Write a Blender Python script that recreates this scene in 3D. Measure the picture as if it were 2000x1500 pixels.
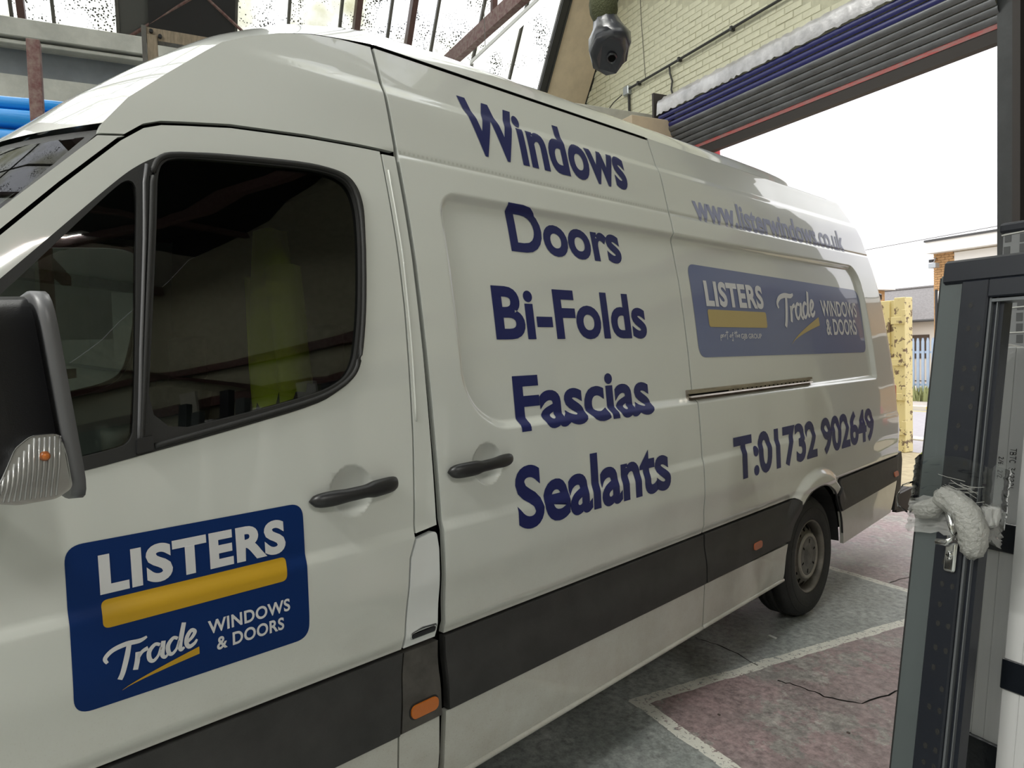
import bpy, bmesh, math, random
from mathutils import Vector, Matrix
from mathutils.geometry import delaunay_2d_cdt
import numpy as np
S = bpy.context.scene
C = S.collection
for o in list(bpy.data.objects): bpy.data.objects.remove(o)
random.seed(7)
# ------------------------------------------------------------ camera, world, lights, exposure
cam_d = bpy.data.cameras.new('camera'); cam = bpy.data.objects.new('camera', cam_d); C.objects.link(cam)
cam_d.sensor_fit = 'HORIZONTAL'; cam_d.sensor_width = 36.0; cam_d.lens = 25.2
cam_d.clip_start = 0.05; cam_d.clip_end = 300
R_, U_, B_ = ((0.44868, 0.89322, -0.02896), (-0.02527, 0.04508, 0.99866), (0.89333, -0.44735, 0.0428))
cam.matrix_world = Matrix(((R_[0], U_[0], B_[0], 0), (R_[1], U_[1], B_[1], 0), (R_[2], U_[2], B_[2], 1.59), (0, 0, 0, 1)))
S.camera = cam
S.view_settings.view_transform = 'Standard'; S.view_settings.look = 'None'
S.view_settings.gamma = 1; S.view_settings.use_curve_mapping = False
S.view_settings.exposure = 0.38
w = bpy.data.worlds.new('overcast_sky'); S.world = w; w.use_nodes = True
nt = w.node_tree; nt.nodes.clear()
def N(nt, t, **k):
    n = nt.nodes.new(t)
    for a, b in k.items():
        if a.startswith('i_'): n.inputs[a[2:]].default_value = b
        else: setattr(n, a, b)
    return n
def LK(nt, a, b): nt.links.new(a, b)
tc = N(nt, 'ShaderNodeTexCoord'); mp = N(nt, 'ShaderNodeMapping'); mp.inputs['Scale'].default_value = (1.2, 1.2, 5)
nz = N(nt, 'ShaderNodeTexNoise'); nz.inputs['Scale'].default_value = 1.6; nz.inputs['Detail'].default_value = 3
cr = N(nt, 'ShaderNodeValToRGB')
cr.color_ramp.elements[0].position = .38; cr.color_ramp.elements[0].color = (.86, .85, .93, 1)
cr.color_ramp.elements[1].position = .58; cr.color_ramp.elements[1].color = (1, 1, 1, 1)
bg = N(nt, 'ShaderNodeBackground'); 
sx = N(nt, 'ShaderNodeSeparateXYZ'); LK(nt, tc.outputs['Generated'], sx.inputs[0])
ge = N(nt, 'ShaderNodeMapRange'); ge.inputs['From Min'].default_value = 0; ge.inputs['From Max'].default_value = 1   # overcast sky: zenith about three times the horizon
ge.inputs['To Min'].default_value = 1.0; ge.inputs['To Max'].default_value = 3.0*1.0; LK(nt, sx.outputs['Z'], ge.inputs['Value']); LK(nt, ge.outputs[0], bg.inputs['Strength'])
ow = N(nt, 'ShaderNodeOutputWorld')
LK(nt, tc.outputs['Generated'], mp.inputs['Vector']); LK(nt, mp.outputs['Vector'], nz.inputs['Vector'])
LK(nt, nz.outputs['Fac'], cr.inputs['Fac']); LK(nt, cr.outputs['Color'], bg.inputs['Color']); LK(nt, bg.outputs['Background'], ow.inputs['Surface'])
# ------------------------------------------------------------ helpers
M = {}
def srgb(r, g, b):
    return tuple(((c/255)/12.92 if c/255 <= .04045 else (((c/255)+.055)/1.055)**2.4) for c in (r, g, b)) + (1,)
def mat(name, col, rough=.6, metal=0, coat=0, var=0, vscale=6, vcol=None, bump=0, bscale=40, spec=.5, trans=0, emit=0, alpha=1, stretch=None):
    m = bpy.data.materials.new(name); m.use_nodes = True; nt = m.node_tree; p = nt.nodes['Principled BSDF']
    p.inputs['Base Color'].default_value = col; p.inputs['Roughness'].default_value = rough
    p.inputs['Metallic'].default_value = metal; p.inputs['Coat Weight'].default_value = coat; p.inputs['Coat Roughness'].default_value = .03
    p.inputs['Specular IOR Level'].default_value = spec; p.inputs['Transmission Weight'].default_value = trans
    p.inputs['Alpha'].default_value = alpha
    if emit: p.inputs['Emission Color'].default_value = col; p.inputs['Emission Strength'].default_value = emit
    if var or bump:
        t = N(nt, 'ShaderNodeTexCoord'); mp = N(nt, 'ShaderNodeMapping')
        if stretch: mp.inputs['Scale'].default_value = stretch
        LK(nt, t.outputs['Object'], mp.inputs['Vector'])
    if var:
        n = N(nt, 'ShaderNodeTexNoise'); n.inputs['Scale'].default_value = vscale; n.inputs['Detail'].default_value = 6; n.inputs['Roughness'].default_value = .65
        r = N(nt, 'ShaderNodeValToRGB'); r.color_ramp.elements[0].position = .35; r.color_ramp.elements[1].position = .65
        vc = vcol or tuple(c*(1-var) for c in col[:3]) + (1,)
        r.color_ramp.elements[0].color = vc; r.color_ramp.elements[1].color = col
        LK(nt, mp.outputs['Vector'], n.inputs['Vector']); LK(nt, n.outputs['Fac'], r.inputs['Fac']); LK(nt, r.outputs['Color'], p.inputs['Base Color'])
    if bump:
        n2 = N(nt, 'ShaderNodeTexNoise'); n2.inputs['Scale'].default_value = bscale; n2.inputs['Detail'].default_value = 5
        b = N(nt, 'ShaderNodeBump'); b.inputs['Strength'].default_value = bump; b.inputs['Distance'].default_value = .01
        LK(nt, mp.outputs['Vector'], n2.inputs['Vector']); LK(nt, n2.outputs['Fac'], b.inputs['Height']); LK(nt, b.outputs['Normal'], p.inputs['Normal'])
    M[name] = m; return m
def me_obj(name, me, m=None, parent=None):
    o = bpy.data.objects.new(name, me); C.objects.link(o)
    if m is not None: me.materials.append(M[m] if isinstance(m, str) else m)
    if parent: o.parent = parent
    return o
def obj(name, bm, m, parent=None, smooth=False, loc=None, rot=None):
    me = bpy.data.meshes.new(name); bm.to_mesh(me); bm.free()
    if smooth:
        for p in me.polygons: p.use_smooth = True
    o = me_obj(name, me, m, parent)
    if loc: o.location = loc
    if rot: o.rotation_euler = rot
    return o
def thing(name, label, cat, loc=(0, 0, 0), rot=(0, 0, 0), group=None):
    o = bpy.data.objects.new(name, None); C.objects.link(o); o.empty_display_size = .1
    o.location = loc; o.rotation_euler = rot; o['label'] = label; o['category'] = cat
    if group: o['group'] = group
    return o
def tag(o, label, cat, group=None, kind=None):
    o['label'] = label; o['category'] = cat
    if group: o['group'] = group
    if kind: o['kind'] = kind
    return o
def struct(name, bm, m, label=None, smooth=False):
    o = obj(name, bm, m, None, smooth); o['kind'] = 'structure'
    if label: o['label'] = label
    return o
def box(bm, a, b, bev=0, seg=1):
    x0, y0, z0 = a; x1, y1, z1 = b
    v = [bm.verts.new(p) for p in ((x0,y0,z0),(x1,y0,z0),(x1,y1,z0),(x0,y1,z0),(x0,y0,z1),(x1,y0,z1),(x1,y1,z1),(x0,y1,z1))]
    fs = [bm.faces.new([v[i] for i in f]) for f in ((3,2,1,0),(4,5,6,7),(0,1,5,4),(1,2,6,5),(2,3,7,6),(3,0,4,7))]
    if bev:
        es = list({e for f in fs for e in f.edges})
        bmesh.ops.bevel(bm, geom=es, offset=bev, segments=seg, affect='EDGES', profile=.5)
    return bm
def B(*boxes, bev=0, seg=1):
    bm = bmesh.new()
    for a, b in boxes: box(bm, a, b, bev, seg)
    return bm
def prism(bm, pts, axis, a, b):
    """extrude 2-D polygon (in the other two axes, cyclic order) from a to b along axis"""
    def P(u, v, t):
        return {'x': (t, u, v), 'y': (u, t, v), 'z': (u, v, t)}[axis]
    A = [bm.verts.new(P(u, v, a)) for u, v in pts]; Bv = [bm.verts.new(P(u, v, b)) for u, v in pts]
    n = len(pts); fs = [bm.faces.new(A[::-1]), bm.faces.new(Bv)]
    for i in range(n): fs.append(bm.faces.new((A[i], A[(i+1) % n], Bv[(i+1) % n], Bv[i])))
    bmesh.ops.recalc_face_normals(bm, faces=fs)
    return bm
def tube(bm, pts, r, n=8, cap=True):
    pts = [Vector(p) for p in pts]; rings = []
    up = Vector((0, 0, 1))
    for i, p in enumerate(pts):
        d = (pts[min(i+1, len(pts)-1)] - pts[max(i-1, 0)]).normalized()
        a = d.cross(up if abs(d.z) < .95 else Vector((1, 0, 0))).normalized(); b = d.cross(a)
        rr = r[i] if isinstance(r, (list, tuple)) else r
        rings.append([bm.verts.new(p + (a*math.cos(2*math.pi*k/n) + b*math.sin(2*math.pi*k/n))*rr) for k in range(n)])
    for q in range(len(rings)-1):
        for k in range(n): bm.faces.new((rings[q][k], rings[q][(k+1) % n], rings[q+1][(k+1) % n], rings[q+1][k]))
    if cap: bm.faces.new(rings[0][::-1]); bm.faces.new(rings[-1])
    return bm
def bar(bm, p, q, w, h=None):
    """rectangular bar between two points"""
    h = h or w; p = Vector(p); q = Vector(q); d = (q-p).normalized()
    up = Vector((0, 0, 1)) if abs(d.z) < .9 else Vector((0, 1, 0))
    a = d.cross(up).normalized()*w/2; b = a.cross(d).normalized()*h/2
    v = [bm.verts.new(s + i*a + j*b) for s in (p, q) for i, j in ((-1,-1),(1,-1),(1,1),(-1,1))]
    fs = [bm.faces.new([v[i] for i in f]) for f in ((3,2,1,0),(4,5,6,7),(0,1,5,4),(1,2,6,5),(2,3,7,6),(3,0,4,7))]
    bmesh.ops.recalc_face_normals(bm, faces=fs)
    return bm
def lathe(bm, prof, n=48, axis='y'):
    """profile list of (radius, along)"""
    rings = []
    for r, t in prof:
        ring = []
        for k in range(n):
            a = 2*math.pi*k/n
            p = (r*math.cos(a), t, r*math.sin(a)) if axis == 'y' else (r*math.cos(a), r*math.sin(a), t)
            ring.append(bm.verts.new(p))
        rings.append(ring)
    for q in range(len(rings)-1):
        for k in range(n): bm.faces.new((rings[q][k], rings[q][(k+1) % n], rings[q+1][(k+1) % n], rings[q+1][k]))
    return bm
# ------------------------------------------------------------ materials
mat('white_paint', (.60, .615, .58, 1), .32, coat=.9)
def dirty_paint():
    m = M['white_paint']; nt = m.node_tree; p = nt.nodes['Principled BSDF']
    t = N(nt, 'ShaderNodeTexCoord'); s = N(nt, 'ShaderNodeSeparateXYZ'); LK(nt, t.outputs['Object'], s.inputs[0])
    mr = N(nt, 'ShaderNodeMapRange'); mr.inputs['From Min'].default_value = 1.05; mr.inputs['From Max'].default_value = .35; mr.inputs['To Max'].default_value = 1.0
    LK(nt, s.outputs['Z'], mr.inputs['Value'])
    n = N(nt, 'ShaderNodeTexNoise'); n.inputs['Scale'].default_value = 9; n.inputs['Detail'].default_value = 8; n.inputs['Roughness'].default_value = .7
    LK(nt, t.outputs['Object'], n.inputs['Vector'])
    mu = N(nt, 'ShaderNodeMath', operation='MULTIPLY'); LK(nt, mr.outputs[0], mu.inputs[0]); LK(nt, n.outputs['Fac'], mu.inputs[1])
    sp = N(nt, 'ShaderNodeTexNoise'); sp.inputs['Scale'].default_value = 260; sp.inputs['Detail'].default_value = 2
    LK(nt, t.outputs['Object'], sp.inputs['Vector'])
    sr = N(nt, 'ShaderNodeMapRange'); sr.inputs['From Min'].default_value = .58; sr.inputs['From Max'].default_value = .72; LK(nt, sp.outputs['Fac'], sr.inputs['Value'])
    sm = N(nt, 'ShaderNodeMath', operation='MULTIPLY'); LK(nt, sr.outputs[0], sm.inputs[0]); LK(nt, mr.outputs[0], sm.inputs[1])
    ad = N(nt, 'ShaderNodeMath', operation='ADD'); LK(nt, mu.outputs[0], ad.inputs[0])
    s2 = N(nt, 'ShaderNodeMath', operation='MULTIPLY'); s2.inputs[1].default_value = .35; LK(nt, sm.outputs[0], s2.inputs[0]); LK(nt, s2.outputs[0], ad.inputs[1])
    mx = N(nt, 'ShaderNodeMix', data_type='RGBA'); mx.inputs['A'].default_value = (.60, .615, .58, 1); mx.inputs['B'].default_value = (.36, .325, .27, 1)
    LK(nt, ad.outputs[0], mx.inputs['Factor']); LK(nt, mx.outputs['Result'], p.inputs['Base Color'])
    cr = N(nt, 'ShaderNodeMapRange'); cr.inputs['To Min'].default_value = .95; cr.inputs['To Max'].default_value = .25
    LK(nt, ad.outputs[0], cr.inputs['Value']); LK(nt, cr.outputs[0], p.inputs['Coat Weight'])
    # gentle panel waviness of pressed steel
    wn = N(nt, 'ShaderNodeTexNoise'); wn.inputs['Scale'].default_value = 2.2; wn.inputs['Detail'].default_value = 1; LK(nt, t.outputs['Object'], wn.inputs['Vector'])
    bp = N(nt, 'ShaderNodeBump'); bp.inputs['Strength'].default_value = .25; bp.inputs['Distance'].default_value = .02
    LK(nt, wn.outputs['Fac'], bp.inputs['Height']); LK(nt, bp.outputs['Normal'], p.inputs['Normal']); LK(nt, bp.outputs['Normal'], p.inputs['Coat Normal'])
dirty_paint()
mat('flap_paint', (.68, .695, .69, 1), .3, coat=.9)
mat('black_gap', (.004, .004, .004, 1), .9, spec=.1)
mat('trim_plastic', (.036, .035, .034, 1), .55, var=.35, vscale=7, bump=.15, bscale=500)
mat('bpost_trim', (.085, .078, .07, 1), .6, var=.5, vscale=8)
mat('rubber', (.012, .012, .0115, 1), .6, bump=.1, bscale=300)
mat('black_plastic', (.012, .012, .013, 1), .38)
mat('mirror_shell', (.010, .010, .012, 1), .35, bump=.12, bscale=600)
mat('rim_strip', (.10, .10, .105, 1), .42)
mat('tyre_rubber', (.020, .020, .020, 1), .75, var=.3, vscale=14, bump=.2, bscale=90)
mat('rim_steel', (.26, .24, .21, 1), .5, .6, var=.45, vscale=9)
mat('hub_grey', (.17, .165, .155, 1), .55, .3, var=.4, vscale=12)
mat('hub_ring', (.34, .32, .28, 1), .5, .3, var=.3, vscale=12)
mat('navy_vinyl', (.010, .015, .10, 1), .4, coat=.12, spec=.3)
mat('silver_vinyl', (.26, .28, .43, 1), .4, coat=.2)
mat('logo_blue', (.002, .022, .115, 1), .5, spec=.15)
mat('logo_blue_sky_sheen', (.12, .15, .29, 1), .35, coat=.4)  # logo blue with the grazing sky reflection put into its colour
mat('logo_white', (.62, .62, .63, 1), .45)
mat('logo_yellow', (.50, .29, .006, 1), .4)
mat('logo_yellow_sky_sheen', (.45, .35, .14, 1), .4)  # logo yellow paled by the same sky sheen, painted in
mat('amber_lens', (.50, .13, .01, 1), .25, coat=.6)
mat('amber_faded', (.46, .13, .055, 1), .35, coat=.3)
mat('red_lens', (.5, .02, .015, 1), .2, coat=.7)
mat('chrome', (.7, .7, .7, 1), .12, 1)
mat('steel_rail', (.42, .37, .32, 1), .3, .9, var=.4, vscale=10, stretch=(1, 1, 8))
mat('badge_dark', (.03, .03, .035, 1), .3, .6)
mat('seat_fabric', (.03, .032, .036, 1), .9)
mat('dash_plastic', (.008, .008, .010, 1), .7)
mat('hi_vis', (.55, .62, .02, 1), .8, bump=.3, bscale=12)
mat('reflective_tape', (.6, .6, .6, 1), .4)
mat('silver_reflector', (.8, .8, .8, 1), .2, .5)
mat('mirror_glass', (.7, .72, .74, 1), .04, 1)
mat('underbody', (.02, .02, .02, 1), .9)
def glass(name, tint, gl=1.0):
    m = bpy.data.materials.new(name); m.use_nodes = True; nt = m.node_tree; nt.nodes.clear()
    tr = N(nt, 'ShaderNodeBsdfTransparent'); tr.inputs[0].default_value = tint
    g = N(nt, 'ShaderNodeBsdfGlossy'); g.inputs['Roughness'].default_value = .01; g.inputs['Color'].default_value = (gl, gl, gl, 1)
    f = N(nt, 'ShaderNodeFresnel'); f.inputs['IOR'].default_value = 1.5
    mu = N(nt, 'ShaderNodeMath', operation='MULTIPLY_ADD'); mu.inputs[1].default_value = 1.25; mu.inputs[2].default_value = 0; mu.use_clamp = True
    x = N(nt, 'ShaderNodeMixShader'); o = N(nt, 'ShaderNodeOutputMaterial')
    LK(nt, f.outputs[0], mu.inputs[0]); LK(nt, mu.outputs[0], x.inputs[0]); LK(nt, tr.outputs[0], x.inputs[1]); LK(nt, g.outputs[0], x.inputs[2]); LK(nt, x.outputs[0], o.inputs[0])
    M[name] = m; return m
glass('van_glass', (.24, .27, .25, 1)); glass('screen_glass', (.30, .34, .32, 1), .28)
glass('cling_film', (.86, .88, .88, 1)); glass('lens_clear', (.85, .85, .84, 1))
mat('film_white', (.62, .62, .60, 1), .3, alpha=.35)
mat('bubble_film', (.45, .45, .42, 1), .3, bump=1, bscale=90, alpha=.55)
# building
mat('cream_brick', (.66, .645, .48, 1), .55, var=.12, vscale=9, bump=.25, bscale=60)
mat('cream_joint', (.56, .545, .40, 1), .8, var=.2, vscale=9)
mat('cream_wall', (.62, .61, .52, 1), .7, var=.15, vscale=3, bump=.1, bscale=40)
mat('grey_wall', (.42, .42, .40, 1), .8, var=.2, vscale=2)
mat('beige_board', (.62, .51, .37, 1), .7, var=.14, vscale=5)
mat('eaves_white', (.50, .50, .45, 1), .6, var=.25, vscale=4)
mat('slate_recess', (.22, .24, .26, 1), .7, var=.2, vscale=3)
mat('red_steel', (.105, .030, .030, 1), .6, var=.5, vscale=20, vcol=(.2, .14, .12, 1), bump=.1)
mat('brown_steel', (.085, .04, .035, 1), .55, var=.3, vscale=12)
mat('bar_grey', (.10, .095, .085, 1), .6, var=.3, vscale=12)
mat('dark_panel', (.018, .017, .018, 1), .8)
mat('grey_panel', (.075, .075, .072, 1), .8)
mat('roof_board', (.55, .54, .49, 1), .8, var=.1, vscale=2)
mat('black_edge', (.02, .02, .02, 1), .4)
mat('conduit_black', (.03, .03, .028, 1), .5)
mat('box_steel', (.42, .45, .46, 1), .35, .6)
mat('tube_white', (1, 1, .98, 1), .4, emit=2.5)
mat('lamp_body', (.8, .8, .78, 1), .4)
mat('hood_canvas', (.56, .55, .56, 1), .38, .35, var=.35, vscale=5, bump=.9, bscale=9)
mat('slat_blue', (.02, .022, .13, 1), .4)
mat('slat_grey', (.20, .205, .215, 1), .45, .3, var=.35, vscale=14, stretch=(.3, 1, 1))
mat('bottom_red', (.52, .075, .07, 1), .5, var=.5, vscale=9, vcol=(.3, .2, .19, 1), stretch=(1, 1, 4))
mat('lintel_dark', (.045, .038, .035, 1), .7)
mat('guide_steel', (.075, .078, .08, 1), .5, .4, var=.2)
mat('red_jamb', (.55, .05, .06, 1), .6)
mat('net_green', (.05, .055, .018, 1), .85, bump=1, bscale=70)
mat('bag_black', (.03, .032, .04, 1), .3, coat=.3, bump=.6, bscale=9)
mat('blue_wrap', (.015, .27, .72, 1), .3, coat=.5, bump=.7, bscale=7, stretch=(1, .25, 3))
mat('timber', (.27, .215, .15, 1), .8, var=.4, vscale=12, stretch=(6, 6, 1))
mat('white_board', (.52, .52, .49, 1), .6)
mat('pvc_white', (.60, .60, .60, 1), .42, var=.06, vscale=3, stretch=(8, 8, .5))
mat('pvc_grey', (.075, .088, .09, 1), .5)
mat('frame_black', (.008, .010, .016, 1), .4, bump=.05, bscale=30)
mat('frame_bead', (.16, .17, .18, 1), .3, .4)
mat('tape_black', (.006, .008, .012, 1), .3, coat=.3, bump=.4, bscale=25)
mat('pen_black', (.008, .008, .01, 1), .7)
# outside
mat('yard', (.42, .355, .22, 1), .9, var=.3, vscale=6, bump=.4, bscale=60)
mat('asphalt', (.34, .325, .335, 1), .9, var=.15, vscale=10)
mat('pavement', (.40, .36, .31, 1), .9, var=.2, vscale=6)
mat('kerb_stone', (.55, .52, .44, 1), .9)
mat('yellow_line', (.60, .48, .14, 1), .8)
mat('grass', (.19, .25, .05, 1), .9)
mat('weed', (.26, .28, .12, 1), .9)
mat('pale_blue_steel', (.36, .45, .56, 1), .5, var=.15, vscale=3)
mat('orange_brick', (.55, .32, .14, 1), .85, var=.3, vscale=12)
mat('mortar', (.52, .43, .30, 1), .9)
mat('fascia_white', (.80, .78, .72, 1), .7)
mat('slate_roof', (.20, .19, .18, 1), .9, var=.35, vscale=14)
mat('render_white', (.62, .59, .52, 1), .8)
mat('dark_opening', (.08, .06, .045, 1), .9)
mat('peeling_yellow', (.68, .59, .30, 1), .6, var=.9, vscale=9, vcol=(.16, .11, .07, 1))
_r = M['peeling_yellow'].node_tree.nodes['Color Ramp'].color_ramp; _r.elements[0].position = .41; _r.elements[1].position = .45
mat('car_red', (.45, .01, .015, 1), .3, coat=.9)
mat('scrap_white', (.8, .8, .78, 1), .7)
mat('litter', (.10, .08, .07, 1), .9)
def glazing(name, seed):
    m = bpy.data.materials.new(name); m.use_nodes = True; nt = m.node_tree; nt.nodes.clear()
    t = N(nt, 'ShaderNodeTexCoord'); mp = N(nt, 'ShaderNodeMapping'); mp.inputs['Location'].default_value = (seed, seed*2, seed)
    LK(nt, t.outputs['Object'], mp.inputs[0])
    v = N(nt, 'ShaderNodeTexVoronoi'); v.inputs['Scale'].default_value = 34; LK(nt, mp.outputs[0], v.inputs['Vector'])
    n = N(nt, 'ShaderNodeTexNoise'); n.inputs['Scale'].default_value = 3.2; n.inputs['Detail'].default_value = 4; LK(nt, mp.outputs[0], n.inputs['Vector'])
    mr = N(nt, 'ShaderNodeMapRange'); mr.inputs['From Min'].default_value = .42; mr.inputs['From Max'].default_value = .62; mr.inputs['To Min'].default_value = .05; mr.inputs['To Max'].default_value = .36
    LK(nt, n.outputs['Fac'], mr.inputs['Value'])
    lt = N(nt, 'ShaderNodeMath', operation='LESS_THAN'); LK(nt, v.outputs['Distance'], lt.inputs[0]); LK(nt, mr.outputs[0], lt.inputs[1])
    n2 = N(nt, 'ShaderNodeTexNoise'); n2.inputs['Scale'].default_value = 1.3; n2.inputs['Detail'].default_value = 5; LK(nt, mp.outputs[0], n2.inputs['Vector'])
    r = N(nt, 'ShaderNodeValToRGB'); r.color_ramp.elements[0].position = .3; r.color_ramp.elements[0].color = (.62, .62, .50, 1); r.color_ramp.elements[1].position = .55; r.color_ramp.elements[1].color = (.93, .95, .94, 1)
    LK(nt, n2.outputs['Fac'], r.inputs['Fac'])
    mx = N(nt, 'ShaderNodeMix', data_type='RGBA'); LK(nt, lt.outputs[0], mx.inputs['Factor']); LK(nt, r.outputs['Color'], mx.inputs['A']); mx.inputs['B'].default_value = (.10, .10, .085, 1)
    tr = N(nt, 'ShaderNodeBsdfTransparent'); LK(nt, mx.outputs['Result'], tr.inputs[0]); o = N(nt, 'ShaderNodeOutputMaterial')
    g = N(nt, 'ShaderNodeBsdfGlossy'); g.inputs['Roughness'].default_value = .1; x = N(nt, 'ShaderNodeMixShader'); x.inputs[0].default_value = .04
    LK(nt, tr.outputs[0], x.inputs[1]); LK(nt, g.outputs[0], x.inputs[2]); LK(nt, x.outputs[0], o.inputs[0])
    M[name] = m
for i in range(3): glazing('dirty_glazing_%d' % i, i*3.7)
def floor_mat():
    m = mat('floor_concrete', (.3, .3, .3, 1), .5); nt = m.node_tree; p = nt.nodes['Principled BSDF']
    t = N(nt, 'ShaderNodeTexCoord'); s = N(nt, 'ShaderNodeSeparateXYZ'); LK(nt, t.outputs['Object'], s.inputs[0])
    def noise(sc, d=6, rg=.6):
        n = N(nt, 'ShaderNodeTexNoise'); n.inputs['Scale'].default_value = sc; n.inputs['Detail'].default_value = d; n.inputs['Roughness'].default_value = rg
        LK(nt, t.outputs['Object'], n.inputs['Vector']); return n.outputs['Fac']
    def ma(op, a, b=None, c=None):
        n = N(nt, 'ShaderNodeMath', operation=op)
        for i, q in enumerate((a, b, c)):
            if q is None: continue
            if isinstance(q, (int, float)): n.inputs[i].default_value = q
            else: LK(nt, q, n.inputs[i])
        return n.outputs[0]
    def ramp(f, p0, c0, p1, c1):
        r = N(nt, 'ShaderNodeValToRGB'); r.color_ramp.elements[0].position = p0; r.color_ramp.elements[0].color = c0
        r.color_ramp.elements[1].position = p1; r.color_ramp.elements[1].color = c1; LK(nt, f, r.inputs['Fac']); return r.outputs['Color']
    def mix(f, a, b):
        n = N(nt, 'ShaderNodeMix', data_type='RGBA'); LK(nt, f, n.inputs['Factor']) if not isinstance(f, float) else None
        LK(nt, a, n.inputs['A']); LK(nt, b, n.inputs['B']); return n.outputs['Result']
    X, Y = s.outputs['X'], s.outputs['Y']
    wob = ma('MULTIPLY', ma('SUBTRACT', noise(5, 4), .5), .05)
    big = noise(1.6, 7, .7); fine = noise(26, 6, .75)
    grey = ramp(big, .35, (.21, .23, .22, 1), .65, (.38, .395, .375, 1))
    red = ramp(big, .38, (.235, .19, .187, 1), .62, (.33, .235, .237, 1))
    bare = ramp(noise(7, 8, .8), .4, (.20, .185, .175, 1), .6, (.36, .335, .31, 1))
    # red paint lies right of line A (x > -2.6), beyond line B (y > 1.89), and everywhere beyond y 4.25
    a1 = ma('MULTIPLY', ma('GREATER_THAN', X, -2.6), ma('GREATER_THAN', Y, 1.89)); a2 = ma('GREATER_THAN', Y, 4.25)
    inred = ma('MAXIMUM', a1, a2)
    wear = ma('GREATER_THAN', noise(2.6, 10, .82), .535)
    wearr = mix(wear, red, bare)
    base = mix(inred, grey, wearr)
    fr = N(nt, 'ShaderNodeMapRange'); fr.inputs['From Min'].default_value = .3; fr.inputs['From Max'].default_value = .7; fr.inputs['To Min'].default_value = .42; fr.inputs['To Max'].default_value = 1.5
    LK(nt, fine, fr.inputs['Value'])
    vm = N(nt, 'ShaderNodeVectorMath', operation='SCALE'); LK(nt, base, vm.inputs[0]); LK(nt, fr.outputs[0], vm.inputs['Scale'])
    def line(c, pos, w, lo, lov, hi=None):
        d = ma('LESS_THAN', ma('ABSOLUTE', ma('ADD', ma('SUBTRACT', c, pos), wob)), w)
        d = ma('MULTIPLY', d, ma('GREATER_THAN', lo, lov))
        if hi is not None: d = ma('MULTIPLY', d, ma('LESS_THAN', lo, hi))
        return d
    la = line(X, -2.605, .034, Y, 1.86, 5.0); lb = line(Y, 1.89, .034, X, -2.64); lc = line(Y, 4.25, .03, X, -6.5)
    ln = ma('MULTIPLY', ma('MAXIMUM', ma('MAXIMUM', la, lb), lc), ma('LESS_THAN', noise(34, 5, .8), .56))
    wh = N(nt, 'ShaderNodeRGB'); wh.outputs[0].default_value = (.66, .65, .58, 1)
    col = mix(ln, vm.outputs[0], wh.outputs[0]); LK(nt, col, p.inputs['Base Color'])
    rr = N(nt, 'ShaderNodeMapRange'); rr.inputs['From Min'].default_value = .3; rr.inputs['From Max'].default_value = .7; rr.inputs['To Min'].default_value = .28; rr.inputs['To Max'].default_value = .62
    LK(nt, big, rr.inputs['Value']); LK(nt, rr.outputs[0], p.inputs['Roughness'])
    b = N(nt, 'ShaderNodeBump'); b.inputs['Strength'].default_value = .5; b.inputs['Distance'].default_value = .006
    LK(nt, noise(38, 8, .8), b.inputs['Height']); LK(nt, b.outputs['Normal'], p.inputs['Normal'])
floor_mat()

mat('tape_grey', (.20, .205, .21, 1), .4); mat('tape_mark', (.07, .072, .075, 1), .5)
# ------------------------------------------------------------ the van: one side-surface function, every panel cut from it
VAN = thing('panel_van', 'long high-roofed white panel van with navy sign-writing parked half inside the doorway', 'van', (-1.1779, -1.6427, 0), (0, 0, math.atan2(.94658, -.32247)))
_z = np.array([.2,.336,.52,.75,.89,1.0,1.15,1.28,1.45,1.58,1.73,1.89,2.05,2.21,2.43,2.57,2.70])
_o = np.array([.035,.014,.004,.003,.002,.004,.008,.016,.030,.042,.060,.082,.114,.152,.216,.262,.31])
_zf = np.linspace(.2, 2.7, 1001); _of = np.interp(_zf, _z, _o)
_k = np.exp(-.5*(np.arange(-40, 41)*.0025/.03)**2); _k /= _k.sum()
_of = np.convolve(np.pad(_of, 40, mode='edge'), _k, mode='valid')
_of[-60:] = np.interp(_zf[-60:], _z, _o)
def sst(a, b, x):
    t = np.clip((x-a)/(b-a), 0, 1); return t*t*(3-2*t)
_rz = np.array([.3,.377,.6,.756,1.096,1.32,1.66,2.107,2.333,2.466,2.57,2.7]); _rx = np.array([6.78,6.80,6.88,6.91,6.90,6.88,6.83,6.78,6.72,6.62,6.50,6.35])
def Xrear(z): return np.interp(z, _rz, _rx)
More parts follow.
